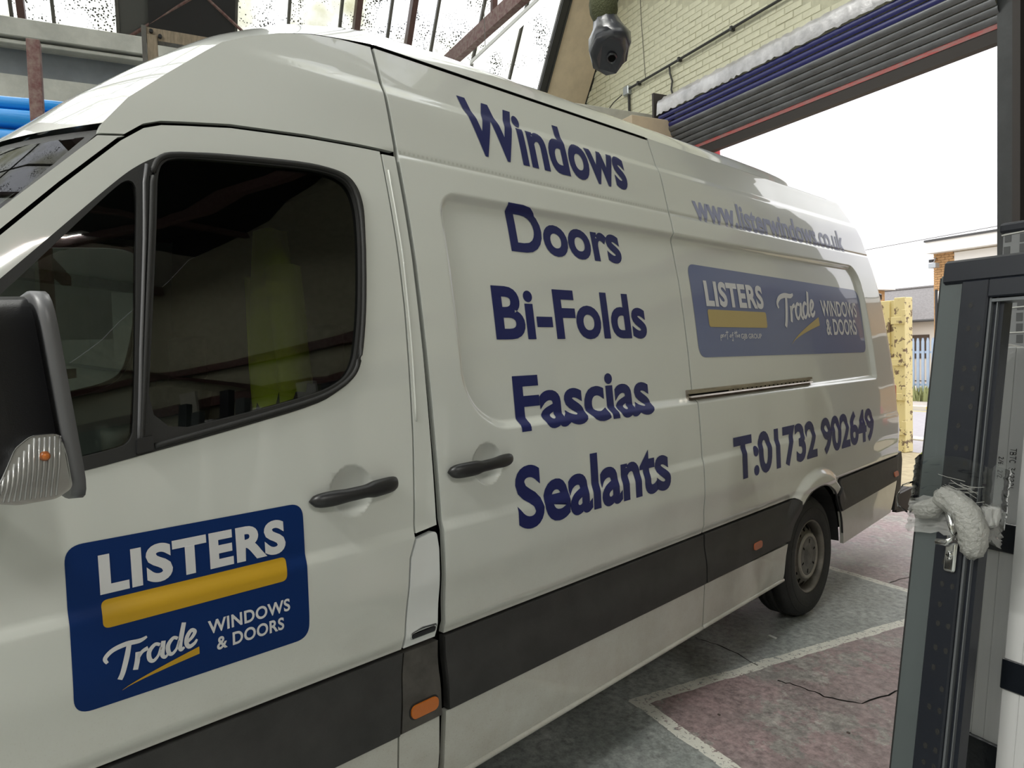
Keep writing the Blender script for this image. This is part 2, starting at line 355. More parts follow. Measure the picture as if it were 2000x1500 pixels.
def Ys(X, z):
    X = np.asarray(X, float); z = np.asarray(z, float)
    y = np.interp(z, _zf, _of)
    # large pressed recess (continues from the sliding door into the rear panel)
    Xp = X - np.where(X > 5, (2.07-z)*.10, 0)
    cx, cz, hx, hz = (2.66+6.37)/2, (1.345+2.112)/2, (6.37-2.66)/2, (2.112-1.345)/2
    px, pz = Xp-cx, z-cz
    r = np.where(px < 0, np.where(pz > 0, .085, .20), np.where(pz > 0, .13, .03))
    qx = np.abs(px)-hx+r; qz = np.abs(pz)-hz+r
    d = np.hypot(np.maximum(qx, 0), np.maximum(qz, 0)) + np.minimum(np.maximum(qx, qz), 0) - r
    y = y + .026*(1-sst(-.026, .006, d))
    # fine crease, shoulder step, belt step, tuck above the rubbing strip
    y = y + .0045*np.exp(-((z-2.212)/.007)**2)*sst(2.45, 2.52, X) - .009*(1-sst(2.405, 2.44, z))*sst(2.20, 2.40, z)*sst(2.0, 2.5, X)
    y = y - .009*(1-sst(1.062, 1.10, z))*sst(.84, .95, z) + .012*(1-sst(.755, .79, z))*sst(.60, .70, z)
    # dished cups behind the handles
    for hx_, hz_, hr in ((2.232, 1.232, .068), (2.737, 1.240, .066)):
        q = np.hypot(X-hx_, z-hz_)/hr
        y = y + .026*np.clip(1-q*q, 0, 1)**.8
    # flared arches
    for ax in (1.004, 5.335):
        q = np.hypot(X-ax, z-.355)
        y = y - .034*(1-sst(.47, .525, q))*sst(.60, .72, z)
    # nose narrows, tail rounds
    y = y + .42*(np.clip(1.3-X, 0, 1.3)/1.3)**2.2
    t = np.clip((X-(Xrear(z)-.10))/.10, 0, .98); y = y + .09*(1-np.sqrt(1-t*t))
    return y
def Yn(X, z, e=.003):
    dx = (Ys(X+e, z)-Ys(X-e, z))/(2*e); dz = (Ys(X, z+e)-Ys(X, z-e))/(2*e)
    n = np.stack([dx, -np.ones_like(dx), dz], -1); return n/np.linalg.norm(n, axis=-1, keepdims=True)
def resamp(poly, step):
    out = []
    for i, p in enumerate(poly):
        q = poly[(i+1) % len(poly)]; L = math.hypot(q[0]-p[0], q[1]-p[1]); n = max(1, int(math.ceil(L/step)))
        out += [(p[0]+(q[0]-p[0])*k/n, p[1]+(q[1]-p[1])*k/n) for k in range(n)]
    return out
def rounded(poly, rad, n=6):
    """round each corner of a polygon; rad = number or list"""
    out = []; m = len(poly)
    for i in range(m):
        r = rad[i] if isinstance(rad, (list, tuple)) else rad
        p = Vector(poly[i]); a = Vector(poly[i-1])-p; b = Vector(poly[(i+1) % m])-p
        if r <= 0: out.append(tuple(p)); continue
        r = min(r, a.length*.49, b.length*.49); A = p+a.normalized()*r; Bq = p+b.normalized()*r
        for k in range(n+1):
            t = k/n; out.append(tuple(A*(1-t)**2 + p*2*t*(1-t) + Bq*t*t))
    return out
def pip(P, poly):
    x, z = P[:, 0], P[:, 1]; ins = np.zeros(len(P), bool); a = np.array(poly); b = np.roll(a, -1, 0)
    for (x0, z0), (x1, z1) in zip(a, b):
        if z0 == z1: continue
        c = ((z0 > z) != (z1 > z)) & (x < (x1-x0)*(z-z0)/(z1-z0)+x0); ins ^= c
    return ins
def edist(P, poly):
    a = np.array(poly); b = np.roll(a, -1, 0); d = np.full(len(P), 9.)
    for p, q in zip(a, b):
        v = q-p; L = (v*v).sum()
        if L < 1e-12: continue
        t = np.clip(((P-p)@v)/L, 0, 1); d = np.minimum(d, np.hypot(*(P-(p+t[:, None]*v)).T))
    return d
def tri_poly(poly, holes, step):
    loops = [resamp(poly, step)] + [resamp(h, step) for h in holes]
    pts = []; edges = []
    for lp in loops:
        s = len(pts); pts += lp; edges += [(s+i, s+(i+1) % len(lp)) for i in range(len(lp))]
    a = np.array(loops[0]); x0, z0 = a.min(0); x1, z1 = a.max(0)
    gx = np.arange(x0+step*.5, x1, step); gz = np.arange(z0+step*.5, z1, step)
    if len(gx) and len(gz):
        G = np.array([(x, z) for z in gz for x in gx])
        ok = pip(G, loops[0])
        for h in loops[1:]: ok &= ~pip(G, h)
        G = G[ok]
        if len(G):
            dm = np.full(len(G), 9.)
            for lp in loops: dm = np.minimum(dm, edist(G, lp))
            pts += [tuple(g) for g in G[dm > step*.35]]
        if step < .03:   # refine where the pressing bends sharply
            f = step/3.; fx = np.arange(x0+f*.5, x1, f); fz = np.arange(z0+f*.5, z1, f)
            XX, ZZ = np.meshgrid(fx, fz); nr = Yn(XX, ZZ, .002)
            cv = np.zeros(XX.shape); cv[1:-1, 1:-1] = np.abs(nr[1:-1, 2:]-nr[1:-1, :-2]).sum(-1)+np.abs(nr[2:, 1:-1]-nr[:-2, 1:-1]).sum(-1)
            Q = np.stack([XX[cv > .11], ZZ[cv > .11]], -1)
            if len(Q):
                ok = pip(Q, loops[0])
                for h in loops[1:]: ok &= ~pip(Q, h)
                Q = Q[ok]
            if len(Q):
                dm = np.full(len(Q), 9.)
                for lp in loops: dm = np.minimum(dm, edist(Q, lp))
                pts += [tuple(g) for g in Q[dm > f*.5]]
    vs, es, fs, *_ = delaunay_2d_cdt([Vector(p) for p in pts], edges, [], 1, 1e-6)
    V = np.array([(v.x, v.y) for v in vs]); F = np.array([f for f in fs if len(f) == 3])
    cen = V[F].mean(1); ok = pip(cen, loops[0])
    for h in loops[1:]: ok &= ~pip(cen, h)
    return V, F[ok]
def panel(name, poly, m, parent, holes=(), step=.025, off=0., thick=.022, far=False, surf=None, nrm=None):
    """sheet-metal panel: outline in (x, z), laid on the side surface, with folded edges"""
    surf = surf or Ys; nrm = nrm or Yn
    V, F = tri_poly(poly, list(holes), step)
    y = surf(V[:, 0], V[:, 1]); nn = nrm(V[:, 0], V[:, 1])
    co = np.stack([V[:, 0], y, V[:, 1]], -1) + nn*off
    # orientation: want normals toward -y
    a, b, c = co[F[:, 0]], co[F[:, 1]], co[F[:, 2]]
    fl = np.cross(b-a, c-a)[:, 1] > 0; F = F.copy(); F[fl] = F[fl][:, ::-1]
    from collections import Counter
    cnt = Counter()
    for f in F:
        for i in range(3): cnt[(int(f[i]), int(f[(i+1) % 3]))] += 1
    bd = [(i, j) for (i, j) in cnt if (j, i) not in cnt]
    verts = co.tolist(); faces = F.tolist(); norms = [nn[i] for f in F for i in f]
    if thick:
        mp = {}
        for i, j in bd:
            for q in (i, j):
                if q not in mp:
                    mp[q] = (len(verts), len(verts)+1); verts.append(list(co[q])); verts.append([co[q][0], co[q][1]+thick, co[q][2]])
        for i, j in bd:
            f = [mp[j][0], mp[i][0], mp[i][1], mp[j][1]]
            p0, p1, p2 = (np.array(verts[k]) for k in f[:3]); n_ = np.cross(p1-p0, p2-p0); n_ = n_/(np.linalg.norm(n_)+1e-12)
            faces.append(f); norms += [n_]*4
    verts = np.array(verts); norms = np.array(norms)
    if far:
        verts[:, 1] = 1.99-verts[:, 1]; faces = [f[::-1] for f in faces]
        nn2 = []; k = 0
        for f in faces:
            L = len(f); nn2 += list(norms[k:k+L][::-1]); k += L
        norms = np.array(nn2); norms[:, 1] *= -1
    me = bpy.data.meshes.new(name); me.from_pydata(verts.tolist(), [], faces); me.update()
    for p in me.polygons: p.use_smooth = True
    me.normals_split_custom_set([tuple(n) for n in norms])
    return me_obj(name, me, m, parent)
def circ(cx, cz, r, a0, a1, n=14):
    return [(cx+r*math.cos(math.radians(a0+(a1-a0)*k/n)), cz+r*math.sin(math.radians(a0+(a1-a0)*k/n))) for k in range(n+1)]
def cx_at(z, s, cx=5.335, r=.425): return cx + s*math.sqrt(r*r-(z-.355)**2)
# --- outlines
door = [(1.06,1.20),(1.08,1.02),(1.20,.98),(1.36,.88),(1.42,.752),(2.375,.752),(2.390,.90),(2.402,1.013),(2.425,1.067),(2.447,1.36),(2.462,1.734),(2.463,1.95),(2.461,2.205),(2.386,2.204),(2.219,2.198),(2.001,2.181),(1.885,2.162),(1.83,2.152),(1.789,2.136),(1.735,2.095),(1.607,1.972),(1.489,1.852),(1.35,1.71),(1.20,1.56),(1.10,1.42),(1.06,1.35)]
blackout = [(1.08,1.34),(1.12,1.40),(1.25,1.535),(1.483,1.765),(1.577,1.86),(1.684,1.968),(1.74,2.022),(1.779,2.052),(1.827,2.080),(1.90,2.098),(1.991,2.109),(2.207,2.127),(2.302,2.12),(2.340,2.103),(2.360,2.07),(2.367,2.02),(2.358,1.94),(2.325,1.731),(2.299,1.616),(2.285,1.575),(2.262,1.54),(2.225,1.507),(2.15,1.471),(1.90,1.424),(1.728,1.394),(1.60,1.372),(1.3,1.335)]
glassp = [(1.725,1.428),(1.76,1.70),(1.795,1.954),(1.804,2.02),(1.815,2.05),(1.835,2.068),(1.87,2.078),(1.989,2.090),(2.204,2.107),(2.28,2.103),(2.318,2.088),(2.338,2.055),(2.343,1.981),(2.31,1.73),(2.281,1.602),(2.262,1.562),(2.235,1.532),(2.168,1.503),(2.0,1.470)]
quarter = [(1.20,1.365),(1.22,1.45),(1.32,1.565),(1.482,1.735),(1.538,1.795),(1.68,1.95),(1.722,1.993),(1.738,2.003),(1.75,2.0),(1.756,1.978),(1.742,1.854),(1.702,1.45),(1.692,1.424),(1.672,1.412),(1.50,1.388)]
def chaikin(P, n=2, closed=True):
    for _ in range(n):
        Q = [] if closed else [P[0]]
        for i in range(len(P) if closed else len(P)-1):
            a, b = P[i], P[(i+1) % len(P)]; Q += [(a[0]*.78+b[0]*.22, a[1]*.78+b[1]*.22), (a[0]*.22+b[0]*.78, a[1]*.22+b[1]*.78)]
        if not closed: Q.append(P[-1])
        P = Q
    return P
blackout = chaikin(blackout, 2); glassp = chaikin(glassp, 2); quarter = chaikin(quarter, 2)
# --- near-side panels
fd = panel('front_door', door, 'white_paint', VAN, holes=[blackout], step=.022)
ws = panel('window_surround', blackout, 'rubber', fd, holes=[glassp, quarter], step=.02, off=.003, thick=.025)
panel('window_glass', glassp, 'van_glass', fd, step=.06, off=-.010, thick=0)
panel('quarter_glass', quarter, 'van_glass', fd, step=.06, off=-.006, thick=0)
# raised rubber ribs: run channel round the drop glass, divider bar
def rib(name, pts, m, parent, r=.006, off=.006, n=8):
    P = []; pts = chaikin(list(pts), 2, False) if name == 'weather_strip' else pts
    for a, b in zip(pts[:-1], pts[1:]):
        k = max(1, int(math.hypot(b[0]-a[0], b[1]-a[1])/.04)); P += [(a[0]+(b[0]-a[0])*i/k, a[1]+(b[1]-a[1])*i/k) for i in range(k)]
    P.append(pts[-1]); A = np.array(P); co = np.stack([A[:, 0], Ys(A[:, 0], A[:, 1]), A[:, 1]], -1)+Yn(A[:, 0], A[:, 1])*off
    return obj(name, tube(bmesh.new(), co.tolist(), r, n), m, parent, True)
rib('weather_strip', [(1.712,1.41),(1.748,1.70),(1.783,1.954),(1.794,2.03),(1.808,2.062),(1.84,2.082),(1.99,2.1),(2.205,2.117),(2.29,2.113),(2.33,2.095),(2.350,2.055),(2.354,1.98),(2.322,1.73),(2.294,1.60),(2.272,1.55),(2.23,1.517),(2.16,1.487),(2.0,1.455),(1.74,1.408)], 'rubber', fd, .007, .004)
rib('divider_bar', [(1.708,1.42),(1.728,1.62),(1.758,1.87),(1.772,2.0),(1.782,2.045)], 'rim_strip', fd, .004, .006)
panel('door_mirror_base', rounded([(1.19,1.345),(1.30,1.352),(1.36,1.50),(1.27,1.53),(1.21,1.46)], .02), 'black_plastic', fd, step=.05, off=.012)
panel('belt_clip', rounded([(1.70,1.395),(1.735,1.40),(1.738,1.432),(1.703,1.428)], .004), 'black_plastic', fd, step=.05, off=.012, thick=.02)
panel('rubbing_strip', [(1.38,.525),(2.345,.518),(2.352,.60),(2.372,.745),(1.425,.745),(1.428,.62)], 'trim_plastic', fd, off=.012, thick=.03)
panel('door_lower_panel', [(1.44,.30),(2.34,.29),(2.345,.512),(1.44,.512)], 'white_paint', fd, step=.04)
panel('door_pillar', [(2.467,2.198),(2.469,1.95),(2.468,1.734),(2.453,1.36),(2.431,1.079),(2.511,1.088),(2.513,1.6),(2.514,2.198)], 'white_paint', VAN, step=.022, off=.001)
rib('pillar_bead', [(2.480,2.15),(2.481,1.9),(2.476,1.65),(2.466,1.40)], 'white_paint', VAN, .003, .001)
flap = panel('lower_door_flap', rounded([(2.431,1.062),(2.408,1.010),(2.396,.90),(2.381,.753),(2.498,.753),(2.507,.90),(2.510,1.02),(2.503,1.073)], [.002,.004,.004,.002,.002,.004,.01,.015]), 'flap_paint', VAN, step=.022, off=.002)
bd = panel('badge', rounded([(2.400,.776),(2.492,.776),(2.494,.799),(2.44,.803),(2.400,.795)], .006), 'chrome', flap, step=.05, off=.006, thick=.006)
panel('badge_face', rounded([(2.404,.779),(2.488,.779),(2.489,.792),(2.404,.790)], .004), 'badge_dark', bd, step=.05, off=.0072, thick=.001)
pt = panel('pillar_rubbing_strip', [(2.353,.52),(2.500,.52),(2.498,.65),(2.502,.742),(2.378,.742),(2.362,.63)], 'bpost_trim', VAN, step=.03, off=.010, thick=.03)
sm = panel('side_marker_bezel', rounded([(2.380,.545),(2.487,.545),(2.487,.592),(2.380,.592)], .022), 'rubber', pt, step=.03, off=.013, thick=.012)
panel('side_marker', rounded([(2.384,.549),(2.483,.549),(2.483,.588),(2.384,.588)], .019), 'amber_lens', sm, step=.02, off=.018, thick=.010)
panel('pillar_lower_panel', [(2.347,.285),(2.488,.285),(2.498,.40),(2.498,.513),(2.351,.513)], 'white_paint', VAN, step=.04)
sl = panel('sliding_door', [(2.533,.752),(4.050,.752),(4.050,2.562),(2.531,2.562),(2.531,1.8),(2.535,1.1)], 'white_paint', VAN, step=.018)
panel('rubbing_strip', [(2.530,.525),(4.052,.525),(4.050,.745),(2.530,.745)], 'trim_plastic', sl, off=.012, thick=.03)
panel('door_lower_panel', [(2.515,.295),(4.045,.318),(4.05,.518),(2.525,.518)], 'white_paint', sl, step=.04)
rib('sill_hem', [(2.50,.292),(4.045,.316)], 'white_paint', sl, .010, .0)
rear = [(4.060,.752),(5.03,.752),(5.06,.737),(cx_at(.70, -1),.70)] + circ(5.335, .355, .425, 125, 55) + [(cx_at(.68, 1),.68),(5.70,.765),(6.905,.775),(6.90,1.096),(6.88,1.32),(6.83,1.66),(6.78,2.107),(6.72,2.333),(6.62,2.466),(6.50,2.572),(4.060,2.574)]
rs = panel('rear_side_panel', rear, 'white_paint', VAN, step=.020)
panel('rubbing_strip', [(4.062,.525),(cx_at(.525, -1)+.0,.535),(cx_at(.60, -1),.60),(cx_at(.66, -1),.66),(cx_at(.69, -1)-.01,.69),(5.055,.732),(5.02,.742),(4.062,.745)], 'trim_plastic', rs, off=.012, thick=.03)
panel('rubbing_strip', [(cx_at(.56, 1),.56),(6.80,.598),(6.86,.768),(5.715,.756),(cx_at(.67, 1)+.01,.67)], 'trim_plastic', rs, off=.012, thick=.03)
panel('sill_panel', [(4.055,.32),(4.90,.328),(cx_at(.36, -1),.36),(cx_at(.45, -1),.45),(cx_at(.515, -1),.515),(4.058,.518)], 'white_paint', rs, step=.04)
rib('sill_hem', [(4.055,.318),(4.90,.326)], 'white_paint', rs, .010, .0)
panel('rear_sill_panel', [(5.775,.34),(6.67,.375),(6.72,.45),(6.79,.592),(cx_at(.555, 1),.553),(cx_at(.45, 1),.45)], 'white_paint', rs, step=.04)
rib('arch_lip', circ(5.335, .355, .421, 128, 8, 26), 'black_plastic', rs, .006, -.004)
for x, z in ((4.558, .590), (6.745, .640)):
    panel('side_marker', rounded([(x-.042,z-.017),(x+.042,z-.014),(x+.042,z+.020),(x-.042,z+.017)], .015), 'amber_faded', rs, step=.03, off=.018, thick=.008)
# rail of the sliding door
rl = panel('sliding_rail', rounded([(4.0,1.352),(5.36,1.356),(5.36,1.402),(4.0,1.402)], .006), 'steel_rail', rs, step=.05, off=.006, thick=.02)
panel('rail_slot', [(4.0,1.364),(5.33,1.368),(5.33,1.384),(4.0,1.382)], 'black_gap', rl, step=.05, off=.0072, thick=.001)
panel('rail_lip', [(4.0,1.385),(5.36,1.388),(5.36,1.401),(4.0,1.401)], 'steel_rail', rl, step=.05, off=.020, thick=.015)
panel('rail_lip', [(4.0,1.353),(5.36,1.357),(5.36,1.364),(4.0,1.361)], 'steel_rail', rl, step=.05, off=.020, thick=.015)
# --- cab roof side, pillar, wing
cap = [(1.702,2.130),(1.690,2.104),(1.745,2.113),(1.789,2.147),(1.830,2.163),(1.885,2.173),(2.001,2.192),(2.219,2.209),(2.386,2.215),(2.517,2.216),(2.517,2.562),(2.40,2.553),(2.30,2.536),(2.20,2.507),(2.10,2.465),(2.02,2.422),(1.969,2.381),(1.869,2.297),(1.764,2.205)]
panel('cab_roof_side', cap, 'white_paint', VAN, step=.018)
panel('windscreen_pillar', [(1.688,2.098),(1.495,1.908),(1.2,1.618),(.98,1.37),(1.065,1.37),(1.106,1.436),(1.196,1.567),(1.345,1.718),(1.484,1.859),(1.602,1.979),(1.730,2.102),(1.745,2.108)], 'white_paint', VAN, step=.018)
panel('front_wing', [(.98,1.36),(1.052,1.35),(1.052,1.20),(1.072,1.012),(1.19,.972),(1.352,.872),(1.395,.75)] + circ(1.004, .355, .425, 55, 180) + [(.30,.34),(.14,.40),(.12,.75),(.20,1.0),(.34,1.12),(.62,1.25)], 'white_paint', VAN, step=.03)
# --- dark shell behind the shut lines
panel('inner_shell', [(.30,.45),(.56,.42)] + circ(1.004, .355, .44, 172, 10) + [(1.50,.33),(4.86,.35)] + circ(5.335, .355, .44, 170, 10) + [(6.65,.42),(6.70,.75),(6.72,1.4),(6.6,2.2),(6.45,2.52),(2.5,2.54),(2.15,2.46),(1.85,2.24),(1.72,2.10),(1.2,1.60),(1.0,1.34),(.3,1.0)], 'black_gap', VAN, holes=[[(1.07,1.33),(1.24,1.545),(1.57,1.875),(1.78,2.07),(1.99,2.13),(2.30,2.14),(2.385,2.08),(2.36,1.80),(2.31,1.55),(2.2,1.47),(1.9,1.40),(1.6,1.35),(1.3,1.315)]], step=.06, off=-.045, thick=0)
# --- far side: mirrored panels
fs = [(.20,1.0),(.12,.75),(.14,.40),(.30,.34)] + circ(1.004, .355, .425, 180, 0) + [(1.44,.30),(4.90,.33)] + circ(5.335, .355, .425, 180, 0) + [(6.67,.375),(6.79,.592),(6.905,.775),(6.90,1.096),(6.88,1.32),(6.83,1.66),(6.78,2.107),(6.72,2.333),(6.62,2.466),(6.50,2.562),(2.517,2.562),(2.40,2.553),(2.20,2.507),(2.02,2.422),(1.869,2.297),(1.702,2.13),(1.495,1.908),(1.2,1.618),(.98,1.36),(.62,1.25),(.34,1.12)]
fp = panel('far_side_panel', fs, 'white_paint', VAN, holes=[blackout], step=.05, far=True)
panel('window_surround', blackout, 'rubber', fp, holes=[glassp, quarter], step=.04, off=.003, far=True)
panel('window_glass', glassp, 'van_glass', fp, step=.1, off=-.010, thick=0, far=True)
panel('quarter_glass', quarter, 'van_glass', fp, step=.1, off=-.006, thick=0, far=True)
panel('rubbing_strip', [(1.46,.525),(4.95,.53),(5.0,.745),(1.45,.745)], 'trim_plastic', fp, off=.012, far=True)
# --- roof
_ex = np.array([1.52,1.702,1.764,1.869,1.969,2.02,2.10,2.20,2.30,2.40,2.52,6.2,6.35,6.5,6.62,6.7]); _ez = np.array([1.95,2.130,2.205,2.297,2.381,2.422,2.465,2.507,2.538,2.556,2.574,2.574,2.57,2.555,2.466,2.40])
_cxx = np.array([1.5,1.58,1.67,1.755,1.9,2.08,2.3,2.6,2.9,6.0,6.3,6.5,6.65]); _cz = np.array([2.12,2.19,2.262,2.335,2.445,2.555,2.655,2.725,2.74,2.74,2.71,2.64,2.52])
def roofpt(s, t):
    xf = 1.702-.17*(1-abs(2*t-1)**2.2)
    x = xf+(6.66-xf)*s; xe = x+.0
    ze = float(np.interp(x, _ex, _ez)); zc = float(np.interp(x, _cxx, _cz))
    xq = max(x, 1.702); ye = float(Ys(np.array(min(x, 6.64)), np.array(float(np.interp(xq, _ex, _ez)))))
    p = 2.6+3.4*min(1, max(0, (x-1.9)/.6)); u = abs(2*t-1)
    return (x, ye+(1.99-2*ye)*t, ze+(max(zc, ze)-ze)*(1-u**p))
def grid_obj(name, fn, ns, ntt, m, parent, flip=False, ss=None, ts=None):
    bm = bmesh.new(); ss = ss or [i/ns for i in range(ns+1)]; ts = ts or [j/ntt for j in range(ntt+1)]
    V = [[bm.verts.new(fn(s, t)) for t in ts] for s in ss]
    for i in range(len(ss)-1):
        for j in range(len(ts)-1):
            f = (V[i][j], V[i+1][j], V[i+1][j+1], V[i][j+1]); bm.faces.new(f[::-1] if flip else f)
    return obj(name, bm, m, parent, True)
ts = [.5-.5*math.cos(math.pi*j/56) for j in range(57)]
ss = [(i/40)*.22 for i in range(41)] + [.22+.78*i/60 for i in range(1, 61)]
grid_obj('roof', roofpt, 0, 0, 'white_paint', VAN, ss=ss, ts=ts)
# raised seam strip and side gutter of the roof
def gut(x): return (x, float(Ys(np.array(x), np.array(2.57)))-.001, 2.571)
obj('roof_gutter', tube(bmesh.new(), [gut(2.53+i*.1) for i in range(16)] , .0028, 6), 'black_gap', VAN, True)
# --- windscreen
def wpt(s, t):
    u = abs(2*t-1); xt = 1.702-.17*(1-u**2.2); xb = 1.0-.22*(1-u**2.2)
    zt = 2.118+.03*(1-u**2); zb = 1.36-.02*(1-u*u)
    x = xb+(xt-xb)*s; z = zb+(zt-zb)*s; ye = float(Ys(np.array(1.0+.702*s), np.array(1.36+.77*s)))+.012
    return (x-.03*(1-u*u)*math.sin(math.pi*s), ye+(1.99-2*ye)*t, z)
grid_obj('windscreen', wpt, 10, 20, 'screen_glass', VAN, ts=[.012+.972*j/20 for j in range(21)], ss=[.02+.955*i/10 for i in range(11)])
def band(s0, s1, t0, t1):
    return lambda s, t: wpt(s0+(s1-s0)*s, t0+(t1-t0)*t)
sealw = grid_obj('windscreen_seal', band(0, 1, -.002, .013), 14, 2, 'rubber', VAN)
grid_obj('windscreen_seal', band(0, 1, .98, 1.002), 14, 2, 'rubber', VAN)
grid_obj('windscreen_seal', band(.972, 1.0, 0, 1), 1, 20, 'rubber', VAN); grid_obj('windscreen_seal', band(0, .03, 0, 1), 1, 20, 'rubber', VAN)
# --- nose
def hood(s, t):
    u = abs(2*t-1); xb = 1.0-.22*(1-u**2.2); x = xb+(.30+.12*u**3-xb)*s; z = 1.35-.30*s**1.6-.02*u*s
    zz = 1.36-.24*s; ye = float(Ys(np.array(.98-.64*s), np.array(zz))); return (x, ye+(1.99-2*ye)*t, z+.02*(1-u*u))
grid_obj('bonnet', hood, 14, 20, 'white_paint', VAN, flip=True)
def face(s, t):
    u = abs(2*t-1); x = .30+.12*u**3-.22*s**.7; z = 1.05-.72*s; ye = float(Ys(np.array(.34-.2*s), np.array(max(z, .35)))); return (x+.0, ye+(1.99-2*ye)*t, z)
grid_obj('nose_panel', face, 12, 20, 'white_paint', VAN, flip=True)
bm = bmesh.new()
for k in range(5): box(bm, (.05+.02*k, .55, .72+.055*k), (.12+.02*k, 1.44, .745+.055*k))
obj('grille', bm, 'black_plastic', VAN)
obj('front_bumper', B(((.0, .35, .30), (.30, 1.64, .60)), bev=.05, seg=3), 'trim_plastic', VAN, True)
for y0 in (.30, 1.38): obj('headlamp', B(((.12, y0, .70), (.42, y0+.31, .98)), bev=.04, seg=3), 'lens_clear', VAN, True)
# --- tail
def tail(s, t):
    z = .60+1.95*s; x = float(Xrear(z)); ye = float(Ys(np.array(x-.002), np.array(z)))
    return (x+.035*math.sqrt(max(0, 1-abs(2*t-1)**6)), ye+(1.99-2*ye)*t, z)
rd = grid_obj('rear_door', tail, 24, 24, 'white_paint', VAN, flip=True, ts=[.5-.5*math.cos(math.pi*j/24) for j in range(25)])
obj('door_hinge', B(((6.885, .05, 1.215), (6.955, .10, 1.265)), bev=.008), 'black_plastic', rd)
obj('door_hinge', B(((6.815, .12, 1.90), (6.875, .17, 1.95)), bev=.008), 'black_plastic', rd)
obj('tail_lamp', B(((6.875, .045, .79), (6.945, .16, 1.28)), bev=.015, seg=2), 'red_lens', VAN)
obj('tail_lamp', B(((6.86, 1.83, .80), (6.93, 1.935, 1.20)), bev=.015, seg=2), 'red_lens', VAN)
bmp = bmesh.new(); prism(bmp, [(6.80,.775),(6.925,.785),(6.945,.72),(6.90,.50),(6.83,.37),(6.76,.375),(6.815,.59)], 'y', .012, 1.978)
obj('rear_bumper', bmp, 'trim_plastic', VAN)
bms = bmesh.new(); box(bms, (6.90, .06, .41), (7.30, 1.93, .46), .006); prism(bms, [(6.90,.33),(7.26,.285),(7.335,.295),(7.315,.40),(7.335,.455),(6.90,.455)], 'y', .04, .07); prism(bms, [(6.90,.33),(7.26,.285),(7.335,.295),(7.315,.40),(7.335,.455),(6.90,.455)], 'y', 1.92, 1.95)
obj('rear_step', bms, 'lintel_dark', VAN)
# --- underbody and wheel housings
obj('underbody', B(((.5, .20, .36), (6.6, 1.79, .58)), ((1.6, .12, .40), (4.8, 1.87, .60))), 'underbody', VAN)
for ax in (1.004, 5.335):
    for s in (0, 1):
        bm = bmesh.new(); n = 20; y0, y1 = (.04, .42) if s == 0 else (1.57, 1.95)
        A = [[bm.verts.new((ax+.43*math.cos(math.pi*k/n), y, .355+.43*math.sin(math.pi*k/n))) for k in range(n+1)] for y in (y0, y1)]
        for k in range(n): bm.faces.new((A[0][k], A[0][k+1], A[1][k+1], A[1][k]))
        bm.faces.new(A[1 if s == 0 else 0])
        obj('wheel_housing', bm, 'underbody', VAN)
# --- wheels
def wheel(ax, near):
    W = bpy.data.objects.new('wheel', None); C.objects.link(W); W.parent = VAN; W.empty_display_size = .1
    W.location = (ax, .035 if near else 1.955, .353)
    if not near: W.rotation_euler = (0, 0, math.pi)
    t = [(.203,.030),(.212,.012),(.225,.006),(.262,.001),(.300,.004),(.325,.016),(.342,.034),(.350,.046),(.353,.060),(.353,.094),(.346,.096),(.346,.102),(.354,.104),(.354,.138),(.347,.140),(.347,.146),(.353,.148),(.352,.185),(.340,.208),(.300,.226),(.210,.215)]
    obj('tyre', lathe(bmesh.new(), t, 72), 'tyre_rubber', W, True)
    bm = bmesh.new(); tube(bm, [(.284*math.cos(a), .0025, .284*math.sin(a)) for a in [2*math.pi*k/64 for k in range(65)]], .0022, 5, False); tube(bm, [(.325*math.cos(a), .016, .325*math.sin(a)) for a in [2*math.pi*k/64 for k in range(65)]], .0025, 5, False)
    obj('sidewall_bead', bm, 'tyre_rubber', W, True)
    # rim barrel + disc with real vents
    bm = bmesh.new(); lathe(bm, [(.203,.032),(.212,.014),(.209,.009),(.203,.014),(.197,.030),(.193,.055),(.190,.120)], 72)
    obj('rim_barrel', bm, 'rim_steel', W, True)
    prof = [(.191,.066),(.185,.060),(.179,.054),(.160,.040),(.148,.034),(.140,.028),(.128,.024)]
    n = 96; bm = bmesh.new(); rg = []
    for r, y in prof: rg.append([bm.verts.new((r*math.cos(2*math.pi*k/n), y, r*math.sin(2*math.pi*k/n))) for k in range(n)])
    for q in range(len(prof)-1):
        for k in range(n):
            if q in (1, 2, 3) and k % 6 in (0, 1, 2, 3) and not (q == 3 and k % 6 in (0, 3)): continue
            bm.faces.new((rg[q][k], rg[q][(k+1) % n], rg[q+1][(k+1) % n], rg[q+1][k]))
    bmesh.ops.solidify(bm, geom=bm.faces[:], thickness=-.006)
    obj('rim_disc', bm, 'rim_steel', W)
    obj('rim_ring', lathe(bmesh.new(), [(.134,.027),(.132,.019),(.122,.015),(.113,.019),(.111,.027)], 64), 'hub_ring', W, True)
    h = obj('hub_cap', lathe(bmesh.new(), [(.112,.025),(.104,.021),(.070,.021),(.052,.024),(.046,.014),(.036,.010),(.006,.009),(.0005,.009)], 64), 'hub_grey', W, True)
    for k in range(6):
        bm = bmesh.new(); a = math.radians(60*k+20); c, s = math.cos(a), math.sin(a)
        v = [bm.verts.new((c*u-s*w_, .0195, s*u+c*w_)) for u, w_ in ((.074,-.005),(.098,-.006),(.098,.006),(.074,.005))]
        bm.faces.new(v); obj('hub_slot', bm, 'black_gap', W)
for ax in (1.004, 5.335): wheel(ax, True); wheel(ax, False)
